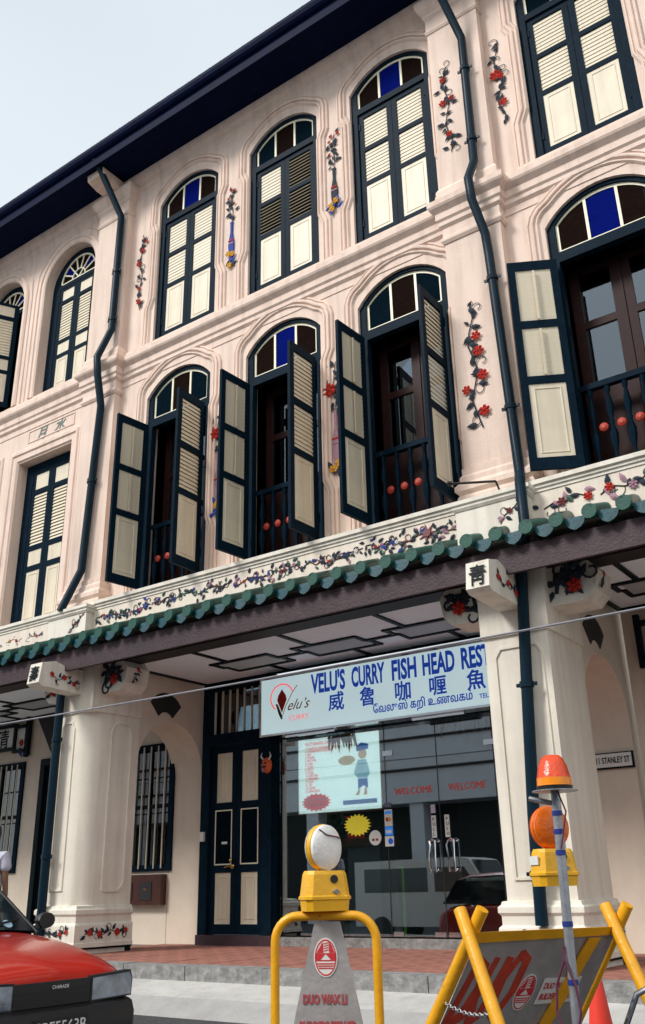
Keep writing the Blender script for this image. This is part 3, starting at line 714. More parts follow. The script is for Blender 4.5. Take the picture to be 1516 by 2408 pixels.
def corbels(b, c, ch):
    x0, x1 = c - PW, c + PW
    # towards the street
    m = MB(); cc = c + .0
    m.plate([(-.10, 3.98), (-.10, 4.33), (-.86, 4.33), (-.90, 4.04), (-.84, 4.0)], [], cc - .13, cc + .13, lambda a, bb, t: (t, a, bb)); m.plate([(-.86, 4.33), (-.62, 4.39), (-.4, 4.33)], [], cc - .12, cc + .12, lambda a, bb, t: (t, a, bb))
    k = m.build('street_corbel', WHITE, b)
    text(ch, .24, GREEND, k, 'seal_character', (cc - .10, -.905, 4.085), (R(83), 0, 0), bold=.002, fit=.19)
    f = lambda v: Vector((cc + .132 - v.y, v.x, v.z))
    sprig(b, [(-.72, 4.2), (-.55, 4.12), (-.4, 4.2), (-.28, 4.1), (-.16, 4.14)], 0, 14, [(.05, 0, 'r', 1.1), (.4, 0, 'r', 1.1), (.75, 0, 'r', 1.1)], 'd', 1.0, f=f)
    # sideways over the walkway
    for s in (-1, 1):
        xe = x1 if s > 0 else x0
        fx = lambda a, bb, t: (xe + s * a, t, bb)
        m = MB(); m.plate([(0, 3.98), (0, 4.44), (.42, 4.44), (.54, 4.30), (.50, 4.08), (.40, 3.98)], [], .02, .46, fx)
        m.build('side_corbel', WHITE, b)
        f = lambda v: Vector((xe + s * v.x, .018 + v.y, v.z))
        sprig(b, [(.08, 4.10), (.12, 4.3), (.24, 4.36), (.2, 4.2), (.32, 4.14), (.38, 4.34)], 0, 20, [(.75, .0, 'r', 1.2)], 'd', 2.0, rr=.012, f=f, spread=.05)
        f = lambda v: Vector((xe + s * (.525 + .0) - s * v.y, .1 + v.x, v.z)) if s > 0 else Vector((xe - .56 - v.y * -1, .1 + v.x, v.z))
        if s > 0: sprig(b, [(.06, 4.12), (.12, 4.2), (.14, 4.3)], 0, 5, [(.95, 0, 'r', 1.1)], 'd', .9, f=f)
column(BL_, PB[1], True); column(BR_, PB[2], False)
corbels(BL_, PB[1], '壽'); corbels(BR_, PB[2], '靑')
# party walls with round-headed opening over the walkway
def party(b, c):
    x0, x1 = c - PW + .06, c + PW - .06
    ya, yb = .86, 2.3
    hole = [(yb, Z0)] + [(1.58 - .72 * math.cos(a), 3.02 + .74 * math.sin(a)) for a in [PI - PI * i / 16 for i in range(17)]]
    pts = [(ya, 3.0)] + [(1.58 + .72 * math.cos(PI - PI * i / 16), 3.0 + .76 * math.sin(PI - PI * i / 16)) for i in range(1, 16)] + [(yb, 3.0)]
    fanv = [(1.42 + .44 * math.cos(a), 3.70 + .50 * math.sin(a)) for a in [R(40 + 100 * i / 8) for i in range(9)]] + [(1.42 + .20 * math.cos(a), 3.68 + .22 * math.sin(a)) for a in [R(140 - 100 * i / 5) for i in range(6)]]
    m = MB(); m.plate([(ya, 4.72)] + pts + [(yb, 4.72)], [], x0, x1, lambda a, bb, t: (t, a, bb))
    m.build('party_wall', TANW, b)
    m = MB(); m.plate(fanv, [], x1 - .005, x1 + .012, lambda a, bb, t: (t, a, bb)); m.build('fan_vent', BEAMD, b)
    m = MB(); m.box(x0 - .0, x1, 2.3, 2.7, .4, 4.72); m.build('pier', TANW, b)
party(BL_, PB[1]); party(BR_, PB[2])
# ceilings with dark fret strips
def ceiling(b, x0, x1, start, n):
    m = MB(); m.box(x0, x1, .34, 2.31, 4.455, 4.50); ce = m.build('ceiling', CEIL, b)
    s = MB(); h0, h1 = 4.43, 4.456; t = .032
    def lx(a, e, y): s.box(a, e, y - t, y + t, h0, h1)
    def ly(x_, a, e): s.box(x_ - t, x_ + t, a, e, h0 + .002, h1)
    lx(x0, x1, .40); lx(x0, x1, 2.27); ly(x0 + .03, .34, 2.3); ly(x1 - .03, .34, 2.3)
    for i in range(n):
        c = start + 1.55 * i
        if c - .6 < x0 or c + .55 > x1: continue
        lx(c - .60, c + .52, 1.20); lx(c - .52, c + .60, 1.76); ly(c - .56, 1.2, 1.5); ly(c + .56, 1.46, 1.76); ly(c - .50, 1.47, 1.76); ly(c + .5, 1.2, 1.48)
        lx(c + .5, c + 1.05, 1.47); ly(c - .25, .42, 1.2); ly(c + .1, 1.76, 2.26)
        MB().box(c - .47, c + .47, 1.23, 1.73, 4.446, 4.454).build('ceiling_panel', CEILB, ce)
    s.build('ceiling_fret', GREEND, ce)
ceiling(BC, -10.46, -4.24, -5.70 - 1.55 * 2, 4); ceiling(BR_, -3.46, 4, -2.6, 4); ceiling(BL_, -18, -11.26, -12.3 - 1.55 * 3, 5)

# shopfront back walls (y=2.3)
YB = 2.3
def shopwall(b, x0, x1, holes): return MB().plate([(x0, .4), (x1, .4), (x1, 4.5), (x0, 4.5)], holes, YB, YB + .2).build('shopfront_wall', TANW, b)
shopwall(BL_, -18, -11.2, [[(-12.10, 1.58), (-12.10, 3.60), (-11.02 - .22, 3.60), (-11.24, 1.58)], [(-16.5, 1.64), (-16.5, 3.62), (-15.1, 3.62), (-15.1, 1.64)], [(-14.55, .5), (-14.55, 3.5), (-13.1, 3.5), (-13.1, .5)]])
def barred_window(b, x0, x1, z0, z1):
    fw = .10
    m = MB(); m.plate([(x0, z0), (x0, z1), (x1, z1), (x1, z0)], [[(x0 + fw, z0 + fw), (x0 + fw, z1 - fw), (x1 - fw, z1 - fw), (x1 - fw, z0 + fw)]], YB - .04, YB + .08)
    f = m.build('barred_window', GREEN, b)
    g = MB(); g.plate([(x0 + fw, z0 + fw), (x1 - fw, z0 + fw), (x1 - fw, z1 - fw), (x0 + fw, z1 - fw)], [], YB + .05, YB + .06); g.build('pane', WING, f)
    k = MB(); xm = (x0 + x1) / 2; zm = z0 + (z1 - z0) * .5
    k.box(x0 + fw, x1 - fw, YB + .02, YB + .045, zm - .03, zm + .03); k.box(xm - .03, xm + .03, YB + .02, YB + .045, z0 + fw, z1 - fw)
    k.box(x0 + fw, x1 - fw, YB + .022, YB + .043, zm + .45, zm + .465); k.box(x0 + fw, x1 - fw, YB + .022, YB + .043, zm - .12, zm - .105)
    k.build('glazing_bar', GREEND, f)
    bm_ = MB(); bm_.box(-.009, .009, -.009, .009, 0, z1 - z0 - .08); me = bm_.mesh('bar', LOUV)
    n = max(5, int((x1 - x0 - 2 * fw) / .155))
    for i in range(n): place(me, 'bar', f, (x0 + fw + (x1 - x0 - 2 * fw) * (i + .5) / n, YB - .06, z0 + .04))
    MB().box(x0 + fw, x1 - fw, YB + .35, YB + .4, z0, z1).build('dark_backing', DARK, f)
# the left building's window seen through the arch stands forward of its pier
barred_window(BL_, -12.35, -11.12, 1.58, 3.60); barred_window(BL_, -16.6, -15.08, 1.64, 3.62)
m = MB(); m.plate([(-14.62, .5), (-14.62, 3.62), (-13.0, 3.62), (-13.0, .5)], [[(-14.5, .54), (-14.5, 3.5), (-13.12, 3.5), (-13.12, .54)]], YB - .03, YB + .1); m.box(-14.5, -13.12, YB + .05, YB + .08, .54, 3.5)
m.build('black_door', GREEND, BL_)
m = MB(); m.plate([(-12.3, 3.78), (-11.7, 3.96), (-11.25, 3.82), (-11.25, 3.76), (-11.7, 3.89), (-12.3, 3.71)], [], YB - .03, YB - .001); m.build('dark_gable_strip', GREEND, BL_)
mb_ = thing('letterbox', 'brown wooden double letterbox on the wall under the barred window behind the left column', 'letterbox')
MB().box(-12.35, -11.22, YB - .13, YB - .002, 1.08, 1.53).build('box', mat('brown_varnish', (.065, .018, .012), .35, .3, 8), mb_)
for xx in (-11.98, -11.55):
    MB().box(xx - .13, xx + .13, YB - .14, YB - .13, 1.15, 1.42).build('door', BEAMD, mb_)
    text('111', .055, GOLDP, mb_, 'number', (xx - .05, YB - .143, 1.29))
m = MB(); m.box(-12.3, -12.26, YB - .155, YB - .13, 1.1, 1.5)
# hanging sign box and black board above the left shop
sg = thing('hanging_sign', 'white Chinese sign in a dark fretwork frame above the left barred window', 'sign')
m = MB(); 
for a in ((-18, -15.40, 4.30, 4.36), (-18, -15.40, 3.86, 3.92), (-15.42, -15.36, 3.80, 4.36), (-15.36, -15.0, 4.26, 4.32), (-15.36, -15.0, 3.80, 3.86), (-15.06, -15.0, 3.70, 4.46), (-15.0, -14.96, 3.72, 4.44)):
    m.box(a[0], a[1], YB - .12, YB - .04, a[2], a[3])
m.build('frame', GREEND, sg); MB().box(-17.9, -15.05, YB - .07, YB - .05, 3.87, 4.30).build('board', PAPER, sg)
text('清', .38, GREEND, sg, 'character', (-15.98, YB - .075, 3.96), bold=.004)
sprig_holder = sg
k = petal_flower(.07).build('flower_motif', RED, sg, (-15.2, YB - .075, 3.98)); place(LM['b'], 'leaf_motif', sg, (-15.25, YB - .075, 3.9), (0, 1, 0), (2.5,) * 3)
bs = thing('shop_board', 'black tapering name board with gold lettering over the black door', 'sign')
MB().plate([(-14.75, 4.40), (-12.9, 4.46), (-12.9, 3.60), (-14.2, 3.60)], [], YB - .09, YB - .03).build('board', BEAMD, bs)
text('NEW', .26, GOLDP, bs, 'lettering', (-14.30, YB - .094, 3.80), shear=.2); text('P', .26, GOLDP, bs, 'lettering', (-13.95, YB - .094, 4.12), shear=-.3)
MB().box(-14.15, -13.7, YB - .1, YB - .09, 3.60, 3.68).build('red_ornament', RED, bs)
# right building shopfront
shopwall(BR_, -3.44, 4, [[(-3.12, 1.3), (-3.12, 3.5), (-2.1, 3.5), (-2.1, 1.3)]])
barred_window(BR_, -3.22, -2.0, 1.2, 3.58)
m = MB(); m.box(-3.45, 4, YB - .02, YB, .5, .74); m.build('skirting', mat('grey_skirting', (.16, .16, .17), .7, .1), BR_)
h2 = thing('hanging_sign', 'dark fretwork sign frame cut by the right edge of the picture', 'sign')
m = MB()
for a in ((-3.26, -3.19, 3.66, 4.32), (-3.2, -1.0, 4.18, 4.24), (-3.2, -1.0, 3.74, 3.80)): m.box(a[0], a[1], YB - .14, YB - .06, a[2], a[3])
m.build('frame', GREEND, h2); MB().box(-3.1, -1, YB - .09, YB - .07, 3.8, 4.18).build('board', PAPER, h2)
ap = thing('address_plate', 'small white plate reading NO. 11 STANLEY ST on the wall behind the right column', 'sign')
MB().box(-4.20, -3.52, YB - .04, YB - .005, 2.53, 2.72).build('backing', GREEND, ap); MB().box(-4.18, -3.545, YB - .05, YB - .04, 2.55, 2.705).build('plate', PAPER, ap)
text('NO. 11 STANLEY ST', .10, GREEND, ap, 'lettering', (-4.12, YB - .052, 2.595), fit=.55, bold=.0015)

# ---- restaurant front
DX0, DX1 = -10.44, -8.96
m = MB(); m.plate([(DX0, Z0), (DX0, 4.42), (DX1, 4.42), (DX1, Z0)], [[(-10.27, .66), (-10.27, 3.42), (-9.22, 3.42), (-9.22, .66)], [(-10.32, 3.60), (-10.32, 4.30), (-9.22, 4.30), (-9.22, 3.60)]], YB - .10, YB + .10)
m.box(-9.16, -8.98, YB - .14, YB - .10, .60, 4.40)
fr = m.build('door_frame', GREEN, BC)
MB().box(DX0 + .02, DX1, YB - .16, YB - .101, .505, .66).build('door_step', BEAM, BC)
bm_ = MB(); bm_.box(-.013, .013, -.013, .013, 0, .70); me = bm_.mesh('bar', LOUV)
for i in range(7): place(me, 'bar', fr, (-10.24 + i * .155, YB - .02, 3.60))
MB().box(-10.3, -9.2, YB + .05, YB + .06, 3.58, 4.32).build('transom_glass', WING, fr)
MB().box(-9.95, -9.4, YB + .2, YB + .22, 4.06, 4.3).build('transom_backing', mat('grey_board', (.4, .38, .36), .8), fr)
for s, x0, x1 in ((0, -10.265, -9.75), (1, -9.742, -9.225)):
    hs = [[(x0 + .10, a), (x0 + .10, e), (x1 - .09, e), (x1 - .09, a)] for a, e in ((.80, 1.52), (1.64, 2.42), (2.54, 3.30))]
    lf = MB().plate([(x0, .665), (x0, 3.415), (x1, 3.415), (x1, .665)], hs, YB - .04, YB + .01).build('door_leaf', GREEN, BC)
    for h, mm in zip(hs, (LOUV, GDARK, LOUV)):
        (a, z0), (_, z1), (e, _), _ = h
        q = MB(); q.box(a, e, YB - .02, YB - .005, z0, z1)
        for i in (.0, .07):
            q.sweep([(a + i, z0 + i), (a + i, z1 - i), (e - i, z1 - i), (e - i, z0 + i)], [(0, 0), (-.004, .008), (-.012, .008), (-.016, 0)], lambda p, r_, h_: (p, YB - .02 - h_, r_), closed=True)
        q.build('panel', mm, lf)
        if mm is GDARK:
            q = MB(); q.sweep([(a, z0), (a, z1), (e, z1), (e, z0)], [(.012, 0), (.012, .006), (-.006, .006), (-.006, 0)], lambda p, r_, h_: (p, YB - .036 - h_, r_), closed=True); q.build('panel_bead', TRAC, lf)
    if s == 0:
        MB().lathe([(.02, -.02), (.03, -.05), (.028, -.07), (.01, -.08)], 12, (x1 - .045, YB - .03, 1.69), 'y').build('lock', BRASS, lf, smooth=True)
        q = MB(); q.lathe([(.035, 0), (.035, -.02), (.015, -.03)], 12, (x1 - .04, YB - .04, 1.60), 'y'); q.tube([(x1 - .04, YB - .09, 1.60), (x1 - .1, YB - .1, 1.605), (x1 - .17, YB - .09, 1.59)], .012, 6); q.build('lever_handle', BRASS, lf, smooth=True)
        MB().box(x0 + .22, x0 + .33, YB - .028, YB - .02, 1.93, 1.965).build('letter_slot', PAPER, lf)
mk = thing('mask', 'small orange-red horned mask hung on the dark door post', 'mask'); mk.scale = (.8, 1, .8); mk.location = (-1.8, 0, .6)
q = MB(); q.lathe([(.0, -.09), (.05, -.085), (.10, -.05), (.12, 0), (.10, .02)], 14, (0, 0, 0), 'y', sx=1, sy=1.25); q.build('face', MASKP, mk, (-9.06, YB - .15, 3.02), smooth=True)
q = MB()
for s in (-1, 1): q.tube([(s * .06, -.02, .10), (s * .12, -.03, .17), (s * .09, -.03, .24)], [.02, .014, .004], 6)
q.build('horn', WHITEP, mk, (-9.06, YB - .15, 3.02)); q = MB()
for s in (-1, 1): q.lathe([(.022, 0), (.015, -.015)], 8, (s * .045, -.085, .03), 'y')
q.box(-.05, .05, -.105, -.08, -.05, -.02); q.build('eye', BLACKP, mk, (-9.06, YB - .15, 3.02))
MB().lathe([(.0, -.03), (.035, -.02), (.04, 0)], 10, (-9.06, YB - .23, 2.92), 'y').build('mouth', MAUVE, mk)
MB().box(-10.41, -10.33, YB - .14, YB - .10, 1.98, 2.12).build('doorbell', PAPER, BC)

# glass front
GX0, GX1 = -8.93, -4.25
sf = MB(); sf.box(GX0, GX1, YB - .03, YB + .05, .5, .64); sill = sf.build('granite_sill', GRAN, BC)
MB().box(GX0, GX1, YB - .04, YB + .06, 3.40, 3.52).build('glass_header', GREEN, BC)
xs = [-8.93, -7.03, -5.62 - .02, -4.25]
for a, e in ((-8.92, -7.04), (-7.03, -6.21), (-6.20, -5.36), (-5.35, -4.25)):
    MB().box(a, e, YB, YB + .012, .66, 3.40).build('glass_panel', SHOPG, BC)
for a in (-7.035, -6.205, -5.355): MB().box(a - .006, a + .006, YB - .002, YB + .014, .66, 3.40).build('glass_joint', BLACKP, BC)
for a, e in ((-7.0, -6.85), (-6.38, -6.22), (-6.18, -6.02)): MB().box(a, e, YB - .012, YB + .02, .665, .72).build('patch_fitting', CHROME, BC)
for a in (-6.98, -5.4): MB().box(a - .08, a + .08, YB - .012, YB + .02, 2.98, 3.05).build('patch_fitting', CHROME, BC)
for s, x_ in ((-1, -6.36), (1, -6.08)):
    q = MB(); q.tube([(x_ + s * .0, YB - .0, 1.80), (x_, YB - .06, 1.82), (x_ - .02 * s, YB - .07, 1.76), (x_, YB - .07, 1.62), (x_, YB - .07, 1.50), (x_, YB - .06, 1.44), (x_, YB, 1.46)], .013, 6)
    q.tube([(x_ + .08, YB - .0, 1.80), (x_ + .08, YB - .06, 1.82), (x_ + .08, YB - .07, 1.62), (x_ + .08, YB - .06, 1.44), (x_ + .08, YB, 1.46)], .013, 6)
    q.tube([(x_, YB - .06, 1.82), (x_ + .04, YB - .065, 1.84), (x_ + .08, YB - .06, 1.82)], .013, 6)
    q.build('pull_handle', CHROME, BC, smooth=True)
# interior room
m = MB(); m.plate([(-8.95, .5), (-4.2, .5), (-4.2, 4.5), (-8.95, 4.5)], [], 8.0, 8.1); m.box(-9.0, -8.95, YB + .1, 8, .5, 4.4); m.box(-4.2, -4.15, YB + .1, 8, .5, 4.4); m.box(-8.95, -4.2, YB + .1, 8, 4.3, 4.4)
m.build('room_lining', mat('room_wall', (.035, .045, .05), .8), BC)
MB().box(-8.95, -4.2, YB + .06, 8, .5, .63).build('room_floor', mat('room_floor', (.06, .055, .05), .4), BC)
def stick(label, x0, x1, z0, z1, m_, cat='sticker', words=None, wm=None, fitw=None, size=.1, name='sticker', extra=None):
    t = thing(name, label, cat); MB().box(x0, x1, YB - .006, YB - .002, z0, z1).build('sheet', m_, t)
    if words:
        for (wx, wz, body, sz, ft) in words: text(body, sz, wm, t, 'lettering', (wx, YB - .0085, wz), fit=ft)
    return t
ps = thing('menu_poster', 'framed menu poster with a red starburst behind the restaurant glass', 'poster')
PY = YB + .05
MB().plate([(-8.63, 2.26), (-8.63, 3.38), (-7.11, 3.38), (-7.11, 2.26)], [[(-8.60, 2.29), (-8.60, 3.36), (-7.14, 3.36), (-7.14, 2.29)]], PY - .01, PY + .03).build('frame', BROWNF, ps)
MB().box(-8.60, -7.14, PY + .002, PY + .02, 2.29, 3.36).build('sheet', mat('poster_paper_glow', (.78, .84, .80),   .3, .03, emis=1.05), ps)  # paper given its own glow to show through the glass reflections
text("VELU'S BANANA LEAF SPECIAL", .075, POSRED, ps, 'lettering', (-8.47, PY - .001, 3.26), fit=.62)
words = ['PLAIN RICE, VEGETABLES, PAPADAM', 'CHICKEN RICE, VEGETABLES', 'FISH', 'PRAWN', 'MUTTON', 'CRAB', 'SQUID', 'PRATA', 'DOSAI', 'FRIED FISH', 'FISH HEAD', 'LASSI', 'TEA', 'COFFEE', 'LIMAU JUICE']
for i, t_ in enumerate(words):
    text('%d. %s' % (i + 1, t_), .052, POSRED, ps, 'lettering', (-8.47, PY - .001, 3.20 - i * .044), sx=.72)
pts = []
for i in range(36):
    a = 2 * PI * i / 36; q = 1 if i % 2 else .8; pts.append((-8.28 + .27 * q * math.cos(a), 2.44 + .13 * q * math.sin(a)))
MB().plate(pts, [], PY - .004, PY + .002).build('starburst', POSRED, ps)
text('VEGETARIAN SET MEAL', .05, PAPER, ps, 'lettering', (-8.47, PY - .006, 2.455), fit=.38); text('ALSO AVAILABLE HERE !', .05, PAPER, ps, 'lettering', (-8.47, PY - .006, 2.395), fit=.38)
MB().box(-7.80, -7.22, PY - .003, PY + .002, 2.37, 2.43).build('band', POSBL, ps); text('TAKE-AWAYS AVAILABLE', .045, PAPER, ps, 'lettering', (-7.77, PY - .005, 2.383), fit=.52)
q = MB(); q.lathe([(.0, -.014), (.10, -.012), (.15, 0)], 16, (-7.72, PY, 2.99), 'y', sy=.45); q.build('rice_plate_print', mat('print_tan', (.55, .38, .22), .5, .3, 20, emis=.6), ps)  # printed plate glows with the sheet, brightness added
# generic cook, plain stand-in print: cap, head, shirt, trousers
q = MB(); q.plate([(-7.52, 2.98), (-7.38, 2.98), (-7.32, 2.80), (-7.36, 2.72), (-7.53, 2.72), (-7.60, 2.80)], [], PY - .004, PY + .002); q.build('figure_shirt_print', mat('print_pale_blue', (.38, .58, .66), .5, .1, emis=.6), ps)  # added glow in the pale blue print
MB().lathe([(.075, 0), (.07, -.006)], 14, (-7.44, PY, 3.06), 'y').build('figure_head_print', mat('print_skin', (.66, .42, .30), .5, .1, emis=.6), ps)  # head print brightened by its own glow
MB().plate([(-7.54, 3.10), (-7.34, 3.12), (-7.33, 3.19), (-7.46, 3.22), (-7.54, 3.17)], [], PY - .007, PY + .002).build('figure_cap_print', POSBL, ps)
q = MB(); q.plate([(-7.53, 2.715), (-7.37, 2.715), (-7.36, 2.58), (-7.44, 2.62), (-7.53, 2.57)], [], PY - .004, PY + .002); q.build('figure_shorts_print', POSBL, ps)
q = MB(); q.plate([(-7.52, 2.57), (-7.49, 2.57), (-7.52, 2.49), (-7.58, 2.49)], [], PY - .004, PY + .002); q.plate([(-7.41, 2.60), (-7.38, 2.59), (-7.38, 2.49), (-7.44, 2.49)], [], PY - .004, PY + .002); q.build('figure_leg_print', mat('print_skin2', (.60, .36, .22), .5, .1, emis=.6), ps)  # leg print with the same added glow
# signboard
sb = thing('shop_sign', "long pale signboard reading VELU'S CURRY FISH HEAD REST above the glass", 'sign')
SY = 1.98
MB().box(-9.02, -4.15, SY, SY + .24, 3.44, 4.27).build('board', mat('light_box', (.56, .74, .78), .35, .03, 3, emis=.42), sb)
q = MB(); q.box(-9.05, -4.15, SY - .012, SY + .25, 4.27, 4.30); q.box(-9.05, -4.15, SY - .012, SY + .25, 3.41, 3.44); q.box(-9.05, -9.02, SY - .012, SY + .25, 3.44, 4.27); q.build('trim', CHROME, sb)
for a, e in ((-8.6, -7.7), (-6.4, -5.6)): MB().box(a, e, SY + .05, SY + .1, 3.37, 3.41).build('bracket', CHROME, sb)
TY = SY - .004
for body, xa, xb in (("VELU'S", -8.06, -7.44), ('CURRY', -7.34, -6.77), ('FISH', -6.66, -6.26), ('HEAD', -6.16, -5.66), ('RESTAURANT', -5.56, -4.3)):
    text(body, .39, SIGNT, sb, 'lettering', (xa, TY, 3.958), fit=xb - xa, bold=.013)
for ch, xa in (('威', -7.76), ('魯', -7.21), ('咖', -6.63), ('喱', -6.08), ('魚', -5.50), ('頭', -4.9)): text(ch, .285, SIGNT, sb, 'character', (xa, TY, 3.68), bold=.0045)
text('ேவலுஸ் கறி உணவகம்', .155, SIGNT, sb, 'tamil_lettering', (-6.99, TY, 3.535), fit=1.56, bold=.0025); text('TEL:', .085, SIGNT, sb, 'lettering', (-5.33, TY, 3.53), bold=.001)
q = MB(); cpt = [(-8.62 + .215 * math.cos(a), 3.97 + .2 * math.sin(a)) for a in [R(20 + 215 * i / 20) for i in range(21)]]
q.sweep(cpt, [(.008, 0), (.008, .004), (-.008, .004), (-.008, 0)], lambda a, bb, h: (a, TY - h, bb)); q.build('logo_ring', POSRED, sb)
MB().plate([(-8.62, 4.09), (-8.55, 4.0), (-8.53, 3.93), (-8.62, 3.74), (-8.71, 3.93), (-8.69, 4.0)], [], TY - .004, TY + .001).build('logo_leaf', RED, sb)
q = MB(); q.plate([(-8.74, 3.88), (-8.70, 3.87), (-8.62, 3.70), (-8.61, 3.64), (-8.635, 3.64), (-8.68, 3.72)], [], TY - .006, TY - .001); q.build('logo_stroke', GREEND, sb)
q = MB(); q.tube([(-8.72, TY - .004, 3.88), (-8.62, TY - .004, 3.66), (-8.55, TY - .004, 3.82), (-8.42, TY - .004, 4.02), (-8.32, TY - .004, 4.12)], .007, 4); q.build('logo_swash', GOLDP, sb)
text('elu’s', .22, GOLDP, sb, 'logo_script', (-8.54, TY, 3.76), shear=.5, fit=.42); text('CURRY', .11, POSRED, sb, 'lettering', (-8.49, TY, 3.60), fit=.36, bold=-.002)
# things on or behind the glass
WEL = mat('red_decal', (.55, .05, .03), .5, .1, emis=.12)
for xa, xb, l in ((-6.90, -6.30, 'left'), (-6.05, -5.50, 'right')):
    t = thing('decal', 'red WELCOME lettering on the %s door glass' % l, 'lettering'); text('WELCOME', .13, WEL, t, 'lettering', (xa, YB - .003, 2.44), fit=xb - xa)
pts = []
for i in range(40):
    a = 2 * PI * i / 40; q_ = 1 if i % 2 else .78; pts.append((-7.53 + .23 * q_ * math.cos(a), 2.08 + .15 * q_ * math.sin(a)))
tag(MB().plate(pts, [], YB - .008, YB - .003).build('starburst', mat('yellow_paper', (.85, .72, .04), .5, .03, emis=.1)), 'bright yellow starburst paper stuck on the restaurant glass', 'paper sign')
sc = thing('weighing_scale', 'red shop scale standing on a counter behind the glass', 'scale', (-7.86, 2.75, 1.93))
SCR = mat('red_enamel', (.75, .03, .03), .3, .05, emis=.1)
MB().lathe([(.12, 0), (.13, .05), (.10, .14), (.05, .18)], 14).build('body', SCR, sc, smooth=True); MB().lathe([(.02, .18), (.02, .22), (.15, .28), (.155, .30)], 14).build('pan', SCR, sc, smooth=True)
ct = thing('counter', 'brown-topped counter inside the restaurant behind the glass', 'counter')
MB().box(-8.0, -7.35, 2.6, 3.2, 1.82, 1.93).build('top', BROWNF, ct); MB().box(-7.95, -7.4, 2.65, 3.15, .63, 1.82).build('body', mat('grey_cabinet', (.25, .27, .29), .5), ct)
st_ = stick('strip of card-payment stickers on the glass, topmost white and orange', -7.075, -6.95, 2.04, 2.26, PAPER)
MB().box(-7.065, -6.96, YB - .009, YB - .006, 2.20, 2.24).build('blue_bar', POSBL, st_); MB().lathe([(.028, 0), (.025, -.004)], 10, (-7.03, YB - .007, 2.13), 'y').build('red_disc', RED, st_); MB().lathe([(.028, 0), (.025, -.004)], 10, (-6.995, YB - .0075, 2.13), 'y').build('orange_disc', YEL, st_)
s2 = stick('blue card-payment sticker below the white and orange one', -7.075, -6.95, 1.92, 2.035, POSBL); MB().box(-7.06, -6.97, YB - .009, YB - .006, 1.95, 1.99).build('white_bar', PAPER, s2)
s3 = stick('lowest card-payment sticker with a dark disc', -7.08, -6.94, 1.78, 1.91, PAPER); MB().lathe([(.04, 0), (.036, -.004)], 12, (-6.99, YB - .007, 1.845), 'y').build('disc', SIGNT, s3)
s5 = stick('dark sticker above the column of card stickers', -7.075, -6.96, 2.29, 2.35, mat('slate', (.12, .14, .22), .5))
s4 = thing('sticker', 'round white sticker left of the card stickers', 'sticker'); MB().lathe([(.10, 0), (.098, -.004)], 20, (-7.24, YB - .003, 1.90), 'y').build('disc', PAPER, s4)
MB().box(-7.29, -7.25, YB - .01, YB - .006, 1.86, 1.89).build('mark', LEAFG, s4); MB().box(-7.23, -7.19, YB - .01, YB - .006, 1.86, 1.89).build('mark', RED, s4)
for xx, wd_ in ((-6.34, 'PULL'), (-6.14, 'PUSH')):
    t = thing('sticker', 'tall white %s sticker on the %s door glass' % (wd_, 'left' if wd_ == 'PULL' else 'right'), 'sticker'); MB().box(xx, xx + .07, YB - .006, YB - .002, 1.86, 2.14).build('sheet', PAPER, t)
    for i, chh in enumerate(wd_): text(chh, .06, GREEND, t, 'lettering', (xx + .018, YB - .008, 2.07 - i * .062))
t = stick('small notice above the PULL sticker', -6.34, -6.27, 2.17, 2.28, mat('lilac_paper', (.5, .48, .6), .5)); 
def garland(label, x0, x1, z, n):
    g = thing('dried_garland', label, 'garland', (0, 0, 0))
    MB().tube([(x0, YB + .04, z), (x1, YB + .04, z)], .006, 4).build('string', BEAMD, g)
    r = random.Random(n)
    for i in range(n):
        xx = x0 + (x1 - x0) * (i + .5) / n; h = r.uniform(.16, .34); w_ = r.uniform(.014, .03)
        q = MB(); q.add([(0, 0, 0), (-w_, 0, -h * .3), (-w_ * .5, .01, -h * .7), (w_ * r.uniform(-1, 1), 0, -h), (w_ * .8, .01, -h * .6), (w_, 0, -h * .25), (0, -.012, -h * .5)], [(0, 1, 6), (1, 2, 6), (2, 3, 6), (3, 4, 6), (4, 5, 6), (5, 0, 6)])
        q.build('dried_leaf', DRYL if r.random() < .7 else BROWNF, g, (xx, YB + .03 + r.uniform(-.01, .01), z), (0, r.uniform(-.25, .25), r.random()))
garland('dried brown leaf garland hanging over the menu poster', -8.02, -7.55, 3.40, 16)
garland('dried brown leaf garland hanging inside the door glass', -6.20, -5.80, 3.40, 14)
garland('dried brown leaf garland beside the right column', -5.60, -4.9, 3.40, 20)
pl = thing('potted_plant', 'dark leafy plant in a white planter behind the glass beside the door', 'plant', (-8.45, 2.95, .63))
MB().lathe([(.20, 0), (.26, .42), (.28, .45), (.24, .45), (.22, .4)], 18).build('planter', mat('planter_white', (.42, .45, .44), .5), pl, smooth=True)
q = MB(); r = random.Random(2)
for i in range(520):
    a = r.random() * 6.28; h = .5 + r.random() ** .8 * 1.35; rad = .05 + .38 * r.random() * math.sin(min(1, (h - .4) / 1.3) * 2.6)
    p = Vector((rad * math.cos(a), rad * math.sin(a), h)); dd = Vector((r.uniform(-1, 1), r.uniform(-1, 1), r.uniform(-1, .3))).normalized() * .10; sd = dd.cross(Vector((0, 0, 1))).normalized() * .03
    q.add([tuple(p), tuple(p + dd * .5 + sd), tuple(p + dd), tuple(p + dd * .5 - sd)], [(0, 1, 2, 3)])
f_ = q.build('foliage', PLANTG, pl)
MB().tube([(0, 0, .4), (.02, .01, 1.0), (-.03, 0, 1.7)], .02, 6).build('stem', BROWNF, pl)
for i, (a, e, z0, z1) in enumerate(((-8.0, -7.55, 1.50, 1.52), (-7.57, -7.55, .75, 1.52), (-7.30, -7.28, .8, 1.65), (-8.0, -7.55, .95, .97))):
    pass
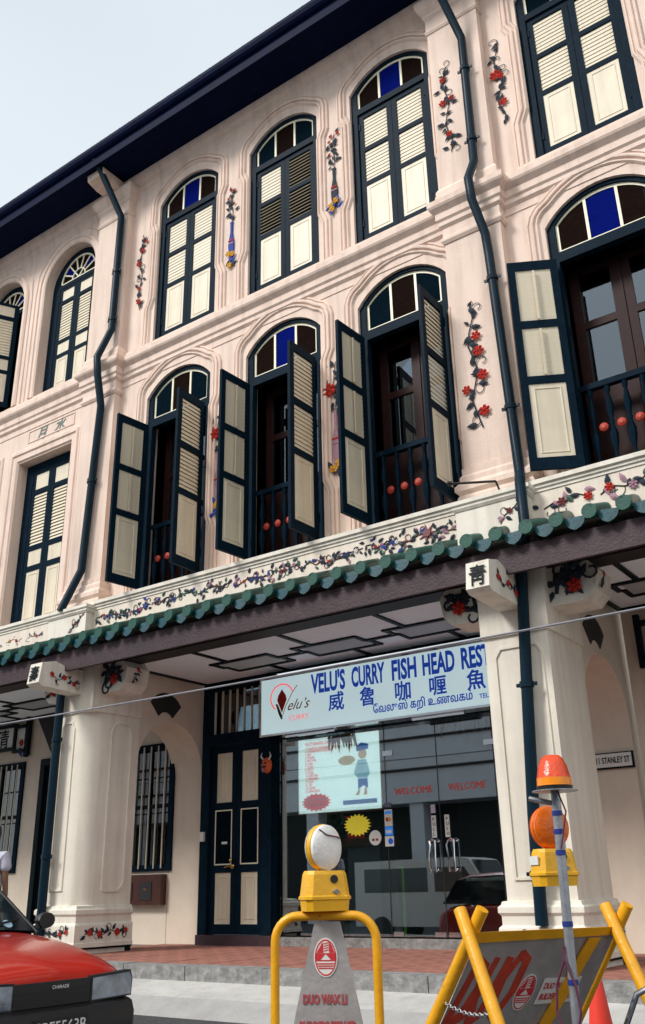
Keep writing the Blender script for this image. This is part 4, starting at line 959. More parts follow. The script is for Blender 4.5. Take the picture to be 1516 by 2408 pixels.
nf = thing('display_cabinet', 'low cabinet outlined with lime green strips inside the restaurant', 'cabinet', (-7.75, 3.1, .63))
MB().box(-.35, .45, 0, .5, 0, .9).build('body', mat('dark_cabinet', (.03, .05, .04), .5), nf)
q = MB(); q.box(-.36, .46, -.02, 0, .88, .91); q.box(-.36, .46, -.02, 0, .0, .03); q.box(.43, .46, -.02, 0, 0, .9); q.box(-.36, -.33, -.02, 0, 0, .9); q.build('lime_strip', NEONG, nf)
for i, (xx, yy) in enumerate(((-7.2, 4.3), (-5.6, 5.4))):
    t = thing('ceiling_lamp', 'lit fluorescent ceiling lamp inside the restaurant, %s' % ('nearer the glass' if i == 0 else 'farther back on the right'), 'lamp'); MB().box(xx - .3, xx + .3, yy - .06, yy + .06, 4.22, 4.26).build('tube', LAMPM, t); MB().box(xx - .32, xx + .32, yy - .08, yy + .08, 4.26, 4.30).build('housing', PAPER, t)
for i, (xx, yy) in enumerate(((-6.4, 4.6), (-5.1, 4.0))):
    t = thing('dining_table', 'square white-topped table inside the restaurant, %s' % ('behind the door handles' if i == 0 else 'nearer the right column'), 'table', (xx, yy, .63), group='tables in the restaurant')
    MB().box(-.45, .45, -.45, .45, .70, .74).build('table_top', PAPER, t); MB().lathe([(.22, 0), (.03, .04), (.03, .70)], 12).build('pedestal', GALV, t)
    for sx_, sy_ in ((-.75, 0), (.75, 0)):
        c_ = thing('chair', 'dark chair on the %s side of the %s restaurant table' % ('left' if sx_ < 0 else 'right', 'left' if i == 0 else 'right'), 'chair', (xx + sx_, yy, .63), group='chairs in the restaurant')
        MB().box(-.2, .2, -.2, .2, .42, .46).build('seat', WOOD, c_); MB().box(-.2 if sx_ < 0 else .17, -.17 if sx_ < 0 else .2, -.2, .2, .46, .88).build('backrest', WOOD, c_)
        for lx_ in (-.17, .17):
            for ly_ in (-.17, .17): MB().box(lx_ - .015, lx_ + .015, ly_ - .015, ly_ + .015, 0, .42).build('leg', WOOD, c_)
tag(MB().box(-7.4, -4.4, 3.7, 3.74, 3.70, 4.28).build('bulkhead', mat('grey_bulkhead', (.35, .37, .40), .7)), 'grey ceiling bulkhead inside the restaurant', 'bulkhead')

# ------------------------------------------------------------------ rainwater pipes, cable, bracket rod
def pipe(b, pts, r, m_=PIPE, clips=()):
    o = MB().tube(pts, r, 12).build('downpipe', m_, b, smooth=True)
    for x_, y_, z_ in clips:
        q = MB(); q.lathe([(r + .012, -.03), (r + .012, .03)], 12, (x_, y_, z_)); q.box(x_ - r - .05, x_ + r + .05, y_ - .01, y_ + .012, z_ - .018, z_ + .018); q.build('pipe_clip', m_, o)
YP_ = -.235
P2 = [(-3.95, -.74, 13.66), (-3.86, -.64, 13.1), (-3.79, -.5, 12.75), (-3.68, YP_, 12.18), (-3.69, YP_, 9.98), (-3.72, -.40, 9.60), (-3.70, -.40, 9.25), (-3.64, YP_, 8.8), (-3.62, YP_, 8.46), (-3.56, YP_, 6.34), (-3.53, YP_ - .02, 5.45), (-3.46, -.45, 5.25), (-3.44, -.50, 4.72)]
pipe(BR_, P2, .058, clips=[(-3.68, YP_, 11.6), (-3.685, YP_, 10.35), (-3.61, YP_, 8.1), (-3.56, YP_, 6.3)])
pipe(BR_, [(-3.44, -.50, 4.75), (-3.58, -.30, 4.5), (-3.66, -.20, 4.3), (-3.72, -.20, 3.3), (-3.80, -.20, 1.9), (-3.83, -.20, .9)], .062, clips=[(-3.73, -.20, 3.15), (-3.82, -.20, 1.35)])
P1 = [(-10.79, -.76, 13.68), (-10.73, -.70, 13.52), (-10.56, YP_, 12.6), (-10.57, YP_, 11.57), (-10.58, YP_, 10.2), (-10.69, -.40, 9.61), (-10.64, -.40, 9.25), (-10.69, YP_, 8.75), (-10.83, YP_, 5.9), (-10.97, -.45, 5.22)]
pipe(BL_, P1, .062, clips=[(-10.57, YP_, 11.4), (-10.58, YP_, 10.4), (-10.76, YP_, 7.4)])
pipe(BL_, [(-11.08, -.21, 4.02), (-11.08, -.21, .6)], .062, clips=[(-11.08, -.21, 3.35), (-11.08, -.21, 1.75)])
cb = MB(); pp = []
for i in range(31):
    t = i / 30; x_ = -16 + t * 18; pp.append((x_, -1.2 - .02 * t, 3.42 + .35 * ((t - .55) ** 2) * 4 * .25 + .0))
tag(cb.tube(pp, .011, 5).build('cable', CABLEM), 'thin grey cable strung across the front of the arcade', 'cable')
rod = thing('flagpole_bracket', 'dark metal rod bracket lying across the parapet beside the right pilaster', 'bracket')
MB().tube([(-3.75, -.42, 5.36), (-4.25, -.50, 5.44)], .014, 6).build('rod', BEAMD, rod); MB().tube([(-4.25, -.5, 5.44), (-4.29, -.51, 5.45)], .03, 6).build('cap', BEAMD, rod); MB().tube([(-3.75, -.42, 5.36), (-3.75, -.30, 5.24)], .012, 6).build('stay', BEAMD, rod)

# ------------------------------------------------------------------ street furniture in front
def arc3(c, r, a0, a1, n): return [(c[0] + r * math.cos(a0 + (a1 - a0) * i / n), c[1] + r * math.sin(a0 + (a1 - a0) * i / n)) for i in range(n + 1)]
def blinker(label, loc, rotz, lensm, rim, sc=1, group='flashing barricade lamps', tilt=0):
    t = thing('hazard_lamp', label, 'hazard lamp', loc, rotz, group); t.scale = (sc,) * 3
    q = MB()
    def sec(z, wx, wy): return [(-wx, -wy + .03, z), (-wx + .03, -wy, z), (wx - .03, -wy, z), (wx, -wy + .03, z), (wx, wy - .03, z), (wx - .03, wy, z), (-wx + .03, wy, z), (-wx, wy - .03, z)]
    zs = [(0, .125, .075), (.055, .13, .08), (.06, .137, .087), (.075, .137, .087), (.08, .13, .082), (.19, .118, .07), (.21, .11, .062)]
    V = [v for z, a, b_ in zs for v in sec(z, a, b_)]; F = []
    for i in range(len(zs) - 1):
        for k in range(8): F.append((i * 8 + k, i * 8 + (k + 1) % 8, (i + 1) * 8 + (k + 1) % 8, (i + 1) * 8 + k))
    F += [tuple(range(8)), tuple((len(zs) - 1) * 8 + k for k in range(8))]
    q.add(V, F); q.build('battery_box', YPL, t)
    MB().lathe([(.022, -.001), (.022, -.010)], 12, (.03, -.072, .165), 'y').build('switch', BLACKP, t)
    MB().lathe([(.02, -.001), (.018, -.010)], 4, (.04, -.078, .10), 'y', sx=1.2, sy=.8).build('key_cover', mat('grey_key', (.25, .24, .25), .5), t)
    # lens: drum lying on its side
    q = MB(); q.lathe([(.09, .024), (.124, .022), (.128, .004), (.124, -.006)], 28, (0, 0, .335), 'y'); q.build('rim', rim, t, (0, 0, 0), (0, 0, R(tilt)), smooth=True)
    q = MB(); q.lathe([(.124, -.012), (.122, -.028), (.10, -.045), (.05, -.055), (.0, -.057)], 28, (0, 0, .335), 'y')
    q.lathe([(.124, .03), (.122, .035), (.08, .05), (.0, .055)], 28, (0, 0, .335), 'y')
    for i in range(-4, 5): q.box(i * .024 - .002, i * .024 + .002, -.062, -.02, .335 - math.sqrt(max(0, .115 ** 2 - (i * .024) ** 2)) * .9, .335 + math.sqrt(max(0, .115 ** 2 - (i * .024) ** 2)) * .9) if False else None
    q.build('lens', lensm, t, (0, 0, 0), (0, 0, R(tilt)), smooth=True)
    MB().box(-.03, .03, -.02, .02, .205, .225).build('neck', lensm, t)
    return t
# tubular barricade
bx, by = -3.27, -4.45; ROT = R(27)
ba = thing('barricade', 'yellow tubular barricade with a tapering grey metal plate, in the centre foreground', 'barricade', (bx, by, 0), ROT)
h = 1.115; hw_ = .285; rr_ = .13
path = [(-hw_, 0, 0), (-hw_, 0, h - rr_)] + [(-hw_ + rr_ - rr_ * math.cos(a), 0, h - rr_ + rr_ * math.sin(a)) for a in [PI / 2 * i / 7 for i in range(1, 8)]] + [(hw_ - rr_ + rr_ * math.sin(a), 0, h - rr_ + rr_ * math.cos(a)) for a in [PI / 2 * i / 7 for i in range(8)]] + [(hw_, 0, 0)]
MB().tube(path, .025, 12).build('tube_frame', YP, ba, smooth=True)
q = MB()
for s in (-1, 1): q.box(s * hw_ - .03, s * hw_ + .03, -.22, .22, 0, .03)
q.build('foot', YP, ba)
MB().plate([(-.06, h - .03), (.085, h - .03), (.255, .32), (-.245, .32)], [], -.004, .002).build('plate', ALU, ba)
def emblem(par, x, y, z, s=1, f=None):
    fm = f or (lambda a, b_, t: (x + a * s, y + t, z + b_ * s))
    el = lambda rx, rz, n=28: [(rx * math.cos(2 * PI * i / n), rz * math.sin(2 * PI * i / n)) for i in range(n)]
    e = MB().plate(el(.066, .098), [], -.004, 0, fm).build('emblem', PAPER, par)
    MB().plate(el(.060, .091), [el(.054, .084)], -.0055, -.004, fm).build('emblem_ring', EMBR, e)
    q = MB()
    q.plate([(-.056, .022), (.056, .022), (.056, -.018), (-.056, -.018)], [[(-.03, -.012), (.03, -.012), (.0, .018)]], -.0055, -.004, fm)
    q.plate([(-.05, .024), (-.018, .074), (-.012, .074), (-.012, .024)], [], -.0055, -.004, fm)
    q.plate([(.02, .024), (.02, .078), (.035, .06), (.05, .024)], [], -.0055, -.004, fm)
    for i in range(4): q.plate([(-.008, .03 + i * .012), (.018, .036 + i * .012), (.018, .041 + i * .012), (-.008, .035 + i * .012)], [], -.0055, -.004, fm)
    for i in range(3): q.plate([(-.05 + i * .006, -.028 - i * .011), (.05 - i * .006, -.028 - i * .011), (.05 - i * .006, -.034 - i * .011), (-.05 + i * .006, -.034 - i * .011)], [], -.0055, -.004, fm)
    q.build('emblem_print', EMBR, e)
emblem(ba, .0, -.004, .905)
text('DUO WAX LI', .062, STREDD, ba, 'lettering', (-.13, -.0065, .68), fit=.24, bold=.003)
text('BUILDERS PTE LTD', .07, STREDD, ba, 'lettering', (-.15, -.0065, .545), fit=.31, bold=.003)
bl1 = blinker('white-lensed hazard lamp with yellow battery box on top of the centre barricade', (bx - .0, by, h + .025), R(56), WPL, YPL, tilt=27)
q = MB(); q.tube([(-.07, -.045, .43), (-.03, -.062, .40), (.05, -.06, .39), (.10, -.03, .385)], .004, 4); q.build('cord', WIREM, bl1, (0, 0, 0), (0, 0, R(20)))

# A-frame barricade
A0 = Vector((-2.25, -4.72, 0)); A1 = Vector((-1.80, -3.97, 0)); ax = (A1 - A0).normalized(); sp = Vector((ax.y, -ax.x, 0))
af = thing('barricade', 'yellow A-frame barricade with a sheet sprayed DUO in red, right foreground', 'barricade', (0, 0, 0))
FV = Vector((-.74, .10, 0))
def leg(base, top, r=.031):
    MB().tube([tuple(base), tuple(top)], r, 12).build('leg', YP, af, smooth=True)
for a in (A0, A1):
    k = -1 if a is A0 else -1
    leg(a + sp * .60, a - sp * .045 + Vector((0, 0, 1.15))); leg(a + FV - ax * .075 * k, a + sp * .04 - ax * .075 * k + Vector((0, 0, 1.15)))
hA = 1.02
def bp(t, z, off=0):     # point on the sheet: along the axis, at height z on the far legs
    k = (z / 1.15); p = A0.lerp(A1, t) + FV * (1 - k) + sp * .04 * k + ax * .075; p = p + sp * (.035 + off); return Vector((p.x, p.y, z))
fm = lambda a, b_, t: tuple(bp(a, b_, -t))
MB().plate([(.03, .15), (.97, .15), (.97, hA), (.03, hA)], [], 0, .004, fm).build('sheet', ALU, af)
MB().plate([(.0, hA - .02), (1, hA - .01), (1, hA + .028), (0, hA + .028)], [], -.012, .02, fm).build('top_rail', YP, af)
MB().plate([(.58, .05), (.66, .05), (.86, hA - .02), (.78, hA - .02)], [], -.02, -.006, fm).build('brace', YP, af)
def brush(strokes, wd=.028):
    q = MB()
    for s_ in strokes:
        pts = [Vector(p) for p in s_]
        for i in range(len(pts) - 1):
            d_ = (pts[i + 1] - pts[i]); n_ = Vector((-d_.y, d_.x)).normalized() * wd * random.uniform(.75, 1.2); e = d_.normalized() * wd * .4
            w2 = n_ * Vector((1, 1)).x
            q.plate([tuple(pts[i] + n_ - e), tuple(pts[i + 1] + n_ + e), tuple(pts[i + 1] - n_ + e), tuple(pts[i] - n_ - e)], [], -.003 - .0004 * i, -.001, fm)
    q.build('sprayed_letter', SPRAY, af)
def L_(x, z, pts, sx=.16, sz=.26): return [(x + a * sx, z + b_ * sz) for a, b_ in pts]
brush([L_(.05, .64, ((.05, 0), (.45, 1), (.9, .9), (1, .5), (.7, .1), (.05, 0)), .12, .28)], .024)
brush([L_(.18, .64, ((.35, 1), (0, .3), (.25, 0), (.7, .1), (1, .6), (1.2, 1)), .10, .28)], .024)
brush([L_(.30, .66, ((.6, 1), (.1, .6), (.1, .1), (.5, 0), (.95, .4), (1, .9), (.6, 1)), .12, .28)], .024)
brush([L_(.14, .26, ((0, 1), (.2, 0), (.5, .8), (.75, 0), (1.1, 1)), .15, .30)], .024); brush([L_(.32, .26, ((0, 0), (.6, 1), (1, 0)), .12, .30), L_(.32, .26, ((.25, .35), (.85, .35)), .12, .30)], .024)
brush([L_(.47, .26, ((0, 0), (.3, 1), (.8, 0), (1.2, 1)), .13, .30)], .024)
em_f = lambda a, b_, t: tuple(bp(.60 + a * 1.05 + b_ * .1, .76 + b_, -t * 1.0 ) )
emblem(af, 0, 0, 0, f=lambda a, b_, t: tuple(bp(.50 + a * .95, .76 + b_ * .85, -t)))
MB().plate([(.60, .70), (.60, .82), (.86, .82), (.86, .70)], [], -.006, -.003, fm).build('name_sticker', PAPER, af)
for body, z_, w_ in (('DUO WAX LI', .77, .19), ('BUILDERS PTE LTD', .72, .23)):
    o = text(body, .04, EMBR, af, 'lettering', (0, 0, 0), (0, 0, 0), fit=w_, bold=.001)
    for v in o.data.vertices: v.co = bp(.615 + v.co.x * 1.0, z_ + v.co.y, .0075 + (.001 if v.co.z > 0 else 0))
# chain
q = MB(); c0 = A0 + sp * .34 + Vector((0, 0, .36)) ; c1 = A0 - sp * .32 + ax * .075 + Vector((0, 0, .40))
c0 = A0 + sp * .21 + Vector((0, 0, .73)); c1 = A0 + FV * .37 + ax * .075 + sp * .03 + Vector((0, 0, .745)); nL = 22
for i in range(nL):
    t = (i + .5) / nL; p = c1.lerp(c0, t) - Vector((0, 0, .03 * math.sin(PI * t))); dr_ = (c0 - c1).normalized(); up = Vector((0, 0, 1)) if i % 2 else dr_.cross(Vector((0, 0, 1)))
    ring = [p + dr_ * .015 * math.cos(a) + up * .008 * math.sin(a) for a in [2 * PI * k / 8 for k in range(9)]]
    q.tube([tuple(v) for v in ring], .0028, 4, caps=False)
q.build('chain', CHROME, af)

# beacon pole
BP = Vector((-1.705, -4.78, 0))
bc = thing('beacon_pole', 'grey steel pole with blue tape bands and an orange beacon on top', 'beacon', tuple(BP))
MB().tube([(-.03, 0, 0), (.0, 0, 1.655)], .021, 12).build('pole', GALV, bc, smooth=True)
for z_ in (1.555, 1.475, 1.385, 1.09, .86): MB().lathe([(.0235, -.011), (.0235, .011)], 12, (-.03 + .03 * z_ / 1.65, 0, z_)).build('tape_band', BLTAPE, bc)
MB().lathe([(.105, -.004), (.105, .0)], 20, (0, 0, 1.655)).build('mounting_disc', GALV, bc)
MB().lathe([(.080, .0), (.084, .02)], 20, (0, 0, 1.655)).build('rubber_ring', BLACKP, bc)
MB().lathe([(.080, .02), (.078, .055)], 20, (0, 0, 1.655)).build('lower_lens', mat('amber_bright', (.95, .28, .01), .3, .1, 30), bc, smooth=True)
q = MB(); q.lathe([(.078, .055), (.066, .11), (.050, .145), (.036, .158), (.0, .162)], 20, (0, 0, 1.655)); q.build('beacon_dome', REDL, bc, smooth=True)
MB().tube([(-.02, 0, 1.60), (-.12, -.03, 1.625)], .012, 8).build('cross_bar', GALV, bc)
rw = random.Random(5)
for k in range(3):
    pts = [(.02 + .02 * k, -.02, 1.65), (.05, -.02, 1.56), (.01, -.025, 1.4)] if k == 0 else [(-.03 + rw.uniform(-.06, .05), -.03 + rw.uniform(-.01, .01), z_) for z_ in (.95, .88, .8, .7, .6, .5, .4, .3)]
    if k: pts = [(-.03, -.02, 1.0)] + [(-.03 + (.05 if k == 2 else -.06) * math.sin(i * .9) , -.03, .95 - i * .1) for i in range(8)]
    MB().tube(pts, .004 if k == 0 else .006, 5).build('wire', WIREM, bc)
bl2 = blinker('amber-lensed hazard lamp with yellow battery box strapped behind the beacon pole', (BP.x - .10, BP.y + .13, 1.245), R(52), AMBER, AMBER, sc=.77, tilt=4)
MB().box(-.134, -.128, -.055, .05, .12, .17).build('white_sticker', PAPER, bl2, (0, 0, 0)) 

# cone
cn = thing('traffic_cone', 'red traffic cone standing behind the A-frame barricade', 'traffic cone', (-2.10, -3.52, 0)); cn.scale = (.82, .82, .95)
MB().lathe([(.16, .03), (.094, .46)], 24).build('lower_collar', PAPER, cn, smooth=True); MB().lathe([(.0945, .46), (.042, .80), (.036, .80)], 24).build('cone_body', CONE, cn, smooth=True)
MB().box(-.2, .2, -.2, .2, 0, .03).build('base', CONE, cn)

# parked scooter at the right edge
mc = thing('motorcycle', 'navy motorcycle with a chrome carrier rail, cut by the right edge', 'motorcycle', (-1.25, -4.40, 0), R(10))
MB().tube([(-.34, -.1, .50), (-.36, -.1, .68), (-.30, -.1, .80), (-.18, -.1, .86), (-.04, -.1, .82), (.04, -.1, .70), (.07, -.1, .50)], .013, 8).build('carrier_rail', CHROME, mc, smooth=True)
MB().tube([(-.36, -.1, .66), (-.28, -.1, .62), (.07, -.1, .66)], .009, 8).build('carrier_rail', CHROME, mc, smooth=True)
q = MB(); q.lathe([(.0, -.12), (.14, -.10), (.17, 0), (.15, .12), (.0, .14)], 16, (.12, -.1, .56), 'y'); q.build('fairing', NAVYP, mc, smooth=True)
MB().lathe([(.075, -.125), (.06, -.14), (0, -.15)], 16, (.06, -.1, .55), 'y').build('lamp', HEADL, mc, smooth=True)
for yy in (.0, 1.2): MB().lathe([(.2, -.04), (.28, -.05), (.30, 0), (.28, .05), (.2, .04)], 24, (.1, yy, .30), 'x').build('wheel', BLACKP, mc, smooth=True)
MB().box(-.02, .22, .1, 1.0, .35, .62).build('body', NAVYP, mc); MB().box(-.02, .22, .3, .95, .62, .72).build('seat', BLACKP, mc)

# ------------------------------------------------------------------ vehicles
def loft(secs, n_=None):
    q = MB(); k = len(secs[0]); V = [p for s in secs for p in s]; F = []
    for i in range(len(secs) - 1):
        for j in range(k - 1): F.append((i * k + j, i * k + j + 1, (i + 1) * k + j + 1, (i + 1) * k + j))
    return q.add(V, F)
def subd(o, lv=2):
    m = o.modifiers.new('s', 'SUBSURF'); m.levels = lv; m.render_levels = lv
    bpy.context.view_layer.update(); dg = bpy.context.evaluated_depsgraph_get(); me = bpy.data.meshes.new_from_object(o.evaluated_get(dg)); o.modifiers.clear(); o.data = me
    for p in me.polygons: p.use_smooth = True
def hatchback(name, label, paint, loc, rotz, plate='', front=True):
    t = thing(name, label, 'car', loc, rotz); t.scale = (1, 1, 1.09)
    W = .80
    # body shell sections along x (nose at +x=0, tail at -3.6): (x, z_belt, z_centre, halfwidth)
    secs = []
    for x_, zs_, zc, hw, zb in ((-3.62, .62, .64, .70, .45), (-3.58, .80, .84, .76, .30), (-3.0, .86, .92, .80, .22), (-1.6, .86, .92, .81, .22), (-1.20, .885, .93, .80, .22), (-.62, .81, .865, .79, .24), (-.18, .705, .755, .765, .26), (-.05, .655, .69, .74, .30), (-.02, .60, .62, .72, .36)):
        secs.append([(x_, -hw, zb), (x_, -hw, zs_ - .16), (x_, -hw + .01, zs_ - .05), (x_, -hw + .07, zs_), (x_, -hw * .68, zs_ + (zc - zs_) * .65), (x_, -hw * .3, zc - .012), (x_, 0, zc), (x_, hw * .3, zc - .012), (x_, hw * .68, zs_ + (zc - zs_) * .65), (x_, hw - .07, zs_), (x_, hw - .01, zs_ - .05), (x_, hw, zs_ - .16), (x_, hw, zb)])
    o = loft(secs).build('body', paint, t); subd(o)
    # greenhouse: glass and roof
    g = []
    for x_, z_, hw in ((-1.18, .90, .72), (-1.80, 1.34, .56)): g.append([(x_, -hw, z_), (x_, -hw * .5, z_ + .02), (x_, 0, z_ + .03), (x_, hw * .5, z_ + .02), (x_, hw, z_)])
    loft(g).build('windscreen', GLASSD, t, smooth=True)
    r_ = []
    for x_, z_, hw in ((-1.78, 1.335, .57), (-2.3, 1.375, .58), (-3.0, 1.35, .56), (-3.25, 1.28, .54)): r_.append([(x_, -hw, z_ - .03), (x_, -hw * .8, z_), (x_, 0, z_ + .03), (x_, hw * .8, z_), (x_, hw, z_ - .03)])
    loft(r_).build('roof', paint, t, smooth=True)
    for s in (-1, 1):
        MB().add([(-1.23, s * .74, .88), (-1.80, s * .585, 1.31), (-3.2, s * .56, 1.27), (-3.5, s * .72, .88)], [(0, 1, 2, 3)]).build('side_window', GLASSD, t)
        MB().tube([(-1.18, s * .745, .88), (-1.80, s * .575, 1.33)], .022, 6).build('pillar', BLACKP, t)
        q = MB(); q.lathe([(.0, -.06), (.06, -.05), (.075, 0), (.07, .03), (0, .035)], 12, (-1.28, s * .90, .97), 'x', sx=1.25, sy=.85); q.tube([(-1.28, s * .78, .91), (-1.28, s * .86, .95)], .02, 6); q.build('wing_mirror', BLACKP, t, smooth=True)
        MB().plate([(s * .36, .49), (s * .36, .625), (s * .725, .64), (s * .75, .60), (s * .745, .50)], [], -.05, .014, lambda a, b_, tt: (tt, a, b_)).build('headlight', HEADL, t)
        MB().plate([(s * .345, .478), (s * .345, .64), (s * .74, .655), (s * .765, .60), (s * .757, .49)], [], -.06, .008, lambda a, b_, tt: (tt, a, b_)).build('headlight_bezel', BLACKP, t)
        MB().box(-.02, .05, s * .66 - .09, s * .66 + .09, .36, .42).build('indicator', AMBER, t)
        for xx in (-.68, -2.95): MB().lathe([(.16, -.09), (.26, -.10), (.28, -.06), (.28, .06), (.26, .10), (.16, .09)], 24, (xx, s * .72, .28), 'y').build('wheel', BLACKP, t, smooth=True)
    MB().add([(-3.5, -.7, .88), (-3.25, -.55, 1.27), (-3.25, .55, 1.27), (-3.5, .7, .88)], [(0, 1, 2, 3)]).build('rear_window', GLASSD, t)
    gr = MB().box(-.03, .004, -.345, .345, .485, .63).build('grille', BLACKP, t)
    for zz in (.51, .54, .57): MB().box(.004, .010, -.34, .34, zz, zz + .008).build('grille_bar', BLACKP, gr)
    q = loft([[(x_, y_, z_) for x_, z_ in ((-.0, .48), (.07, .46), (.10, .40), (.09, .28), (.0, .22))] for y_, _ in ((-.62, 0), (.62, 0))])
    q2 = [[(dx * k + ox, y_, z_) for dx, z_ in ((-.05, .485), (.07, .465), (.10, .40), (.09, .28), (-.05, .22))] for y_, k, ox in ((-.83, .4, -.32), (-.815, .7, -.12), (-.72, 1, -.01), (-.4, 1, .02), (.4, 1, .02), (.72, 1, -.01), (.815, .7, -.12), (.83, .4, -.32))]
    loft(q2).build('bumper', BLACKP, t, smooth=True)
    if plate:
        MB().box(.115, .125, -.24, .24, .315, .425).build('number_plate', BLACKP, t)
        text(plate, .105, PAPER, t, 'plate_lettering', (.1265, -.225, .335), (PI / 2, 0, PI / 2), fit=.44)
        text('CHARADE', .03, CHROME, t, 'badge', (.0135, -.02, .585), (PI / 2, 0, PI / 2), fit=.15)
        for s in (-.35, .15): MB().tube([(-1.17, s, .93), (-1.26, s + .45, .99)], .009, 5).build('wiper', BLACKP, t)
        for (ys, zs_) in ((.47, .935), (.33, 1.06)):
            k = (zs_ - .89) / .45; MB().lathe([(.045, 0), (.043, .004)], 14, (0, 0, 0)).build('tax_disc', mat('pale_blue_disc', (.35, .55, .68), .4), t, (-1.18 - .62 * k + .012, ys, zs_ + .022), (0, R(36), 0))
    return t
hatchback('parked_car', 'red hatchback with black bumper parked at the left, nose to the right', CARRED, (-5.92, -4.14, -.01), 0, 'SBF5563B')
hatchback('parked_car', 'black car seen only as a reflection in the restaurant glass, right of the van', BLACKC, (-11.2, -10.6, 0), PI + .2)
vn = thing('parked_van', 'white van seen only as a reflection in the restaurant glass', 'van', (-10.6, -8.9, 0), 0)
q = MB(); q.plate([(-4, .35), (-4, 1.9), (-.95, 1.95), (-.62, 1.9), (-.05, 1.12), (0, .9), (.02, .35)], [], -.8, .8, lambda a, b_, t_: (a, t_, b_)); q.build('body', WHITEC, vn)
for s in (-1, 1): MB().plate([(-1.6, 1.15), (-1.6, 1.72), (-.75, 1.72), (-.35, 1.15)], [], s * .802 - .004, s * .802 + .004, lambda a, b_, t_: (a, t_, b_)).build('side_window', GLASSD, vn)
for s in (-1, 1): MB().plate([(-3.7, 1.15), (-3.7, 1.72), (-1.8, 1.72), (-1.8, 1.15)], [], s * .802 - .004, s * .802 + .004, lambda a, b_, t_: (a, t_, b_)).build('side_window', GLASSD, vn)
MB().add([(-.60, -.7, 1.86), (-.60, .7, 1.86), (-.07, .74, 1.16), (-.07, -.74, 1.16)], [(0, 1, 2, 3)]).build('windscreen', GLASSD, vn).location = (.03, 0, .02)
MB().box(0, .08, -.8, .8, .35, .55).build('bumper', BLACKP, vn)
for xx in (-.8, -3.2):
    for s in (-1, 1): MB().lathe([(.16, -.09), (.28, -.1), (.3, 0), (.28, .1), (.16, .09)], 20, (xx, s * .75, .3), 'y').build('wheel', BLACKP, vn, smooth=True)
# building across the street (mirrored in the glass)
ob = thing('building', 'pale building across the street, seen only mirrored in the glass', 'building')
MB().box(-40, 20, -24, -18.5, 4.3, 9.0).build('upper_wall', GREYW, ob); MB().box(-40, 20, -24, -20, 0, 4.3).build('shopfront_wall', mat('arcade_shade_black', (.018, .02, .022), .7), ob)  # shade of the opposite arcade put into the near-black lower wall
for k in range(12): MB().box(-39 + k * 5, -38.4 + k * 5, -19.2, -18.6, 0, 4.3).build('column', GREYW, ob)
for z_ in (5.5, 6.7): MB().box(-40, 20, -18.5, -18.44, z_, z_ + .1).build('string_course', BEAMD, ob)

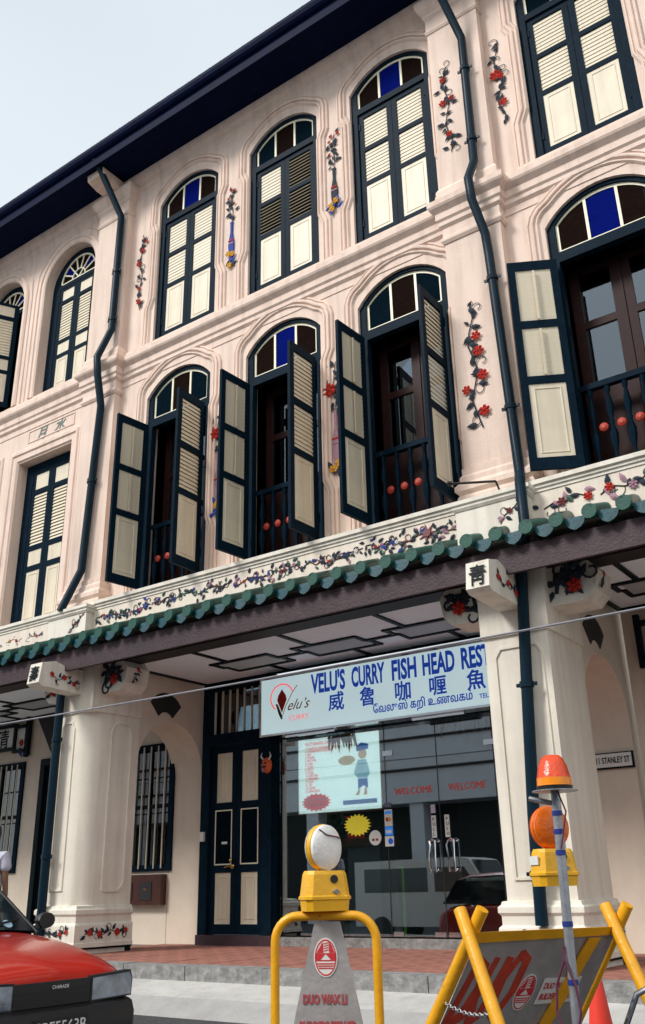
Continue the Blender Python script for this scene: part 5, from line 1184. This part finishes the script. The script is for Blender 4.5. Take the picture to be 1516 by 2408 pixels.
# ------------------------------------------------------------------ person at the left edge
def person():
    t = thing('person', 'person in a lavender-white short-sleeved shirt, mostly cut off by the left edge', 'person', (-10.58, -1.45, .33), R(-160))
    def skin(name, verts, edges, rads, m_, root=0):
        me = bpy.data.meshes.new(name); me.from_pydata(verts, edges, []); o = place(me, name, t); me.materials.append(m_)
        md = o.modifiers.new('k', 'SKIN'); 
        for i, r__ in enumerate(rads): me.skin_vertices[0].data[i].radius = r__ if isinstance(r__, tuple) else (r__, r__)
        me.skin_vertices[0].data[root].use_root = True
        o.modifiers.new('s', 'SUBSURF').render_levels = 2; o.modifiers['s'].levels = 2
        bpy.context.view_layer.update(); dg = bpy.context.evaluated_depsgraph_get(); m2 = bpy.data.meshes.new_from_object(o.evaluated_get(dg)); o.modifiers.clear(); o.data = m2
        for p in m2.polygons: p.use_smooth = True
        if not m2.materials: m2.materials.append(m_)
        return o
    V = [(0, 0, .92), (0, 0, 1.15), (0, 0, 1.36), (0, 0, 1.47), (0, -.01, 1.56), (0, -.01, 1.68), (.18, 0, 1.38), (.22, .0, 1.14), (.20, -.08, .92), (-.18, 0, 1.38), (-.22, 0, 1.14), (-.20, -.08, .92), (.10, 0, .88), (.11, 0, .48), (.11, .02, .07), (-.10, 0, .88), (-.11, 0, .48), (-.11, .02, .07), (.11, -.12, .04), (-.11, -.12, .04)]
    E_ = [(0, 1), (1, 2), (2, 3), (3, 4), (4, 5), (2, 6), (6, 7), (7, 8), (2, 9), (9, 10), (10, 11), (0, 12), (12, 13), (13, 14), (0, 15), (15, 16), (16, 17), (14, 18), (17, 19)]
    rd = [(.15, .10), (.14, .10), (.16, .10), .055, .085, .085, .055, .042, .032, .055, .042, .032, .085, .06, .045, .085, .06, .045, .035, .035]
    skin('body', V, E_, rd, SKIN)
    skin('shirt', [(0, 0, .94), (0, 0, 1.15), (0, 0, 1.36), (.18, 0, 1.39), (.23, 0, 1.20), (-.18, 0, 1.39), (-.23, 0, 1.20)], [(0, 1), (1, 2), (2, 3), (3, 4), (2, 5), (5, 6)], [(.20, .15), (.175, .13), (.18, .12), .08, .075, .08, .075], SHIRT)
    skin('trousers', [(0, 0, .94), (.10, 0, .86), (.11, 0, .48), (.11, .02, .10), (-.10, 0, .86), (-.11, 0, .48), (-.11, .02, .10)], [(0, 1), (1, 2), (2, 3), (0, 4), (4, 5), (5, 6)], [(.165, .12), .105, .085, .075, .105, .085, .075], TROUS)
    MB().lathe([(.0, .13), (.06, .12), (.095, .07), (.10, .0), (.09, -.04)], 16, (0, .015, 1.65)).build('hair', BLACKP, t, smooth=True)
    q = MB(); q.lathe([(.012, 0), (.0, .02)], 6, (0, -.105, 1.60), 'y'); q.build('nose', SKIN, t)
    # hands: palm and five fingers
    for s in (-1, 1):
        vs = [(s * .20, -.08, .92), (s * .20, -.10, .85)]; es = [(0, 1)]; rs = [.028, (.02, .038)]
        for k in range(4):
            i = len(vs); vs += [(s * .20, -.13 + k * .02, .82), (s * .195, -.135 + k * .022, .765 + abs(k - 1) * .006), (s * .185, -.13 + k * .02, .735 + abs(k - 1) * .008)]; es += [(1, i), (i, i + 1), (i + 1, i + 2)]; rs += [.010, .009, .007]
        i = len(vs); vs += [(s * .185, -.14, .87), (s * .175, -.155, .83)]; es += [(1, i), (i, i + 1)]; rs += [.012, .009]
        skin('hand', vs, es, rs, SKIN)
person()
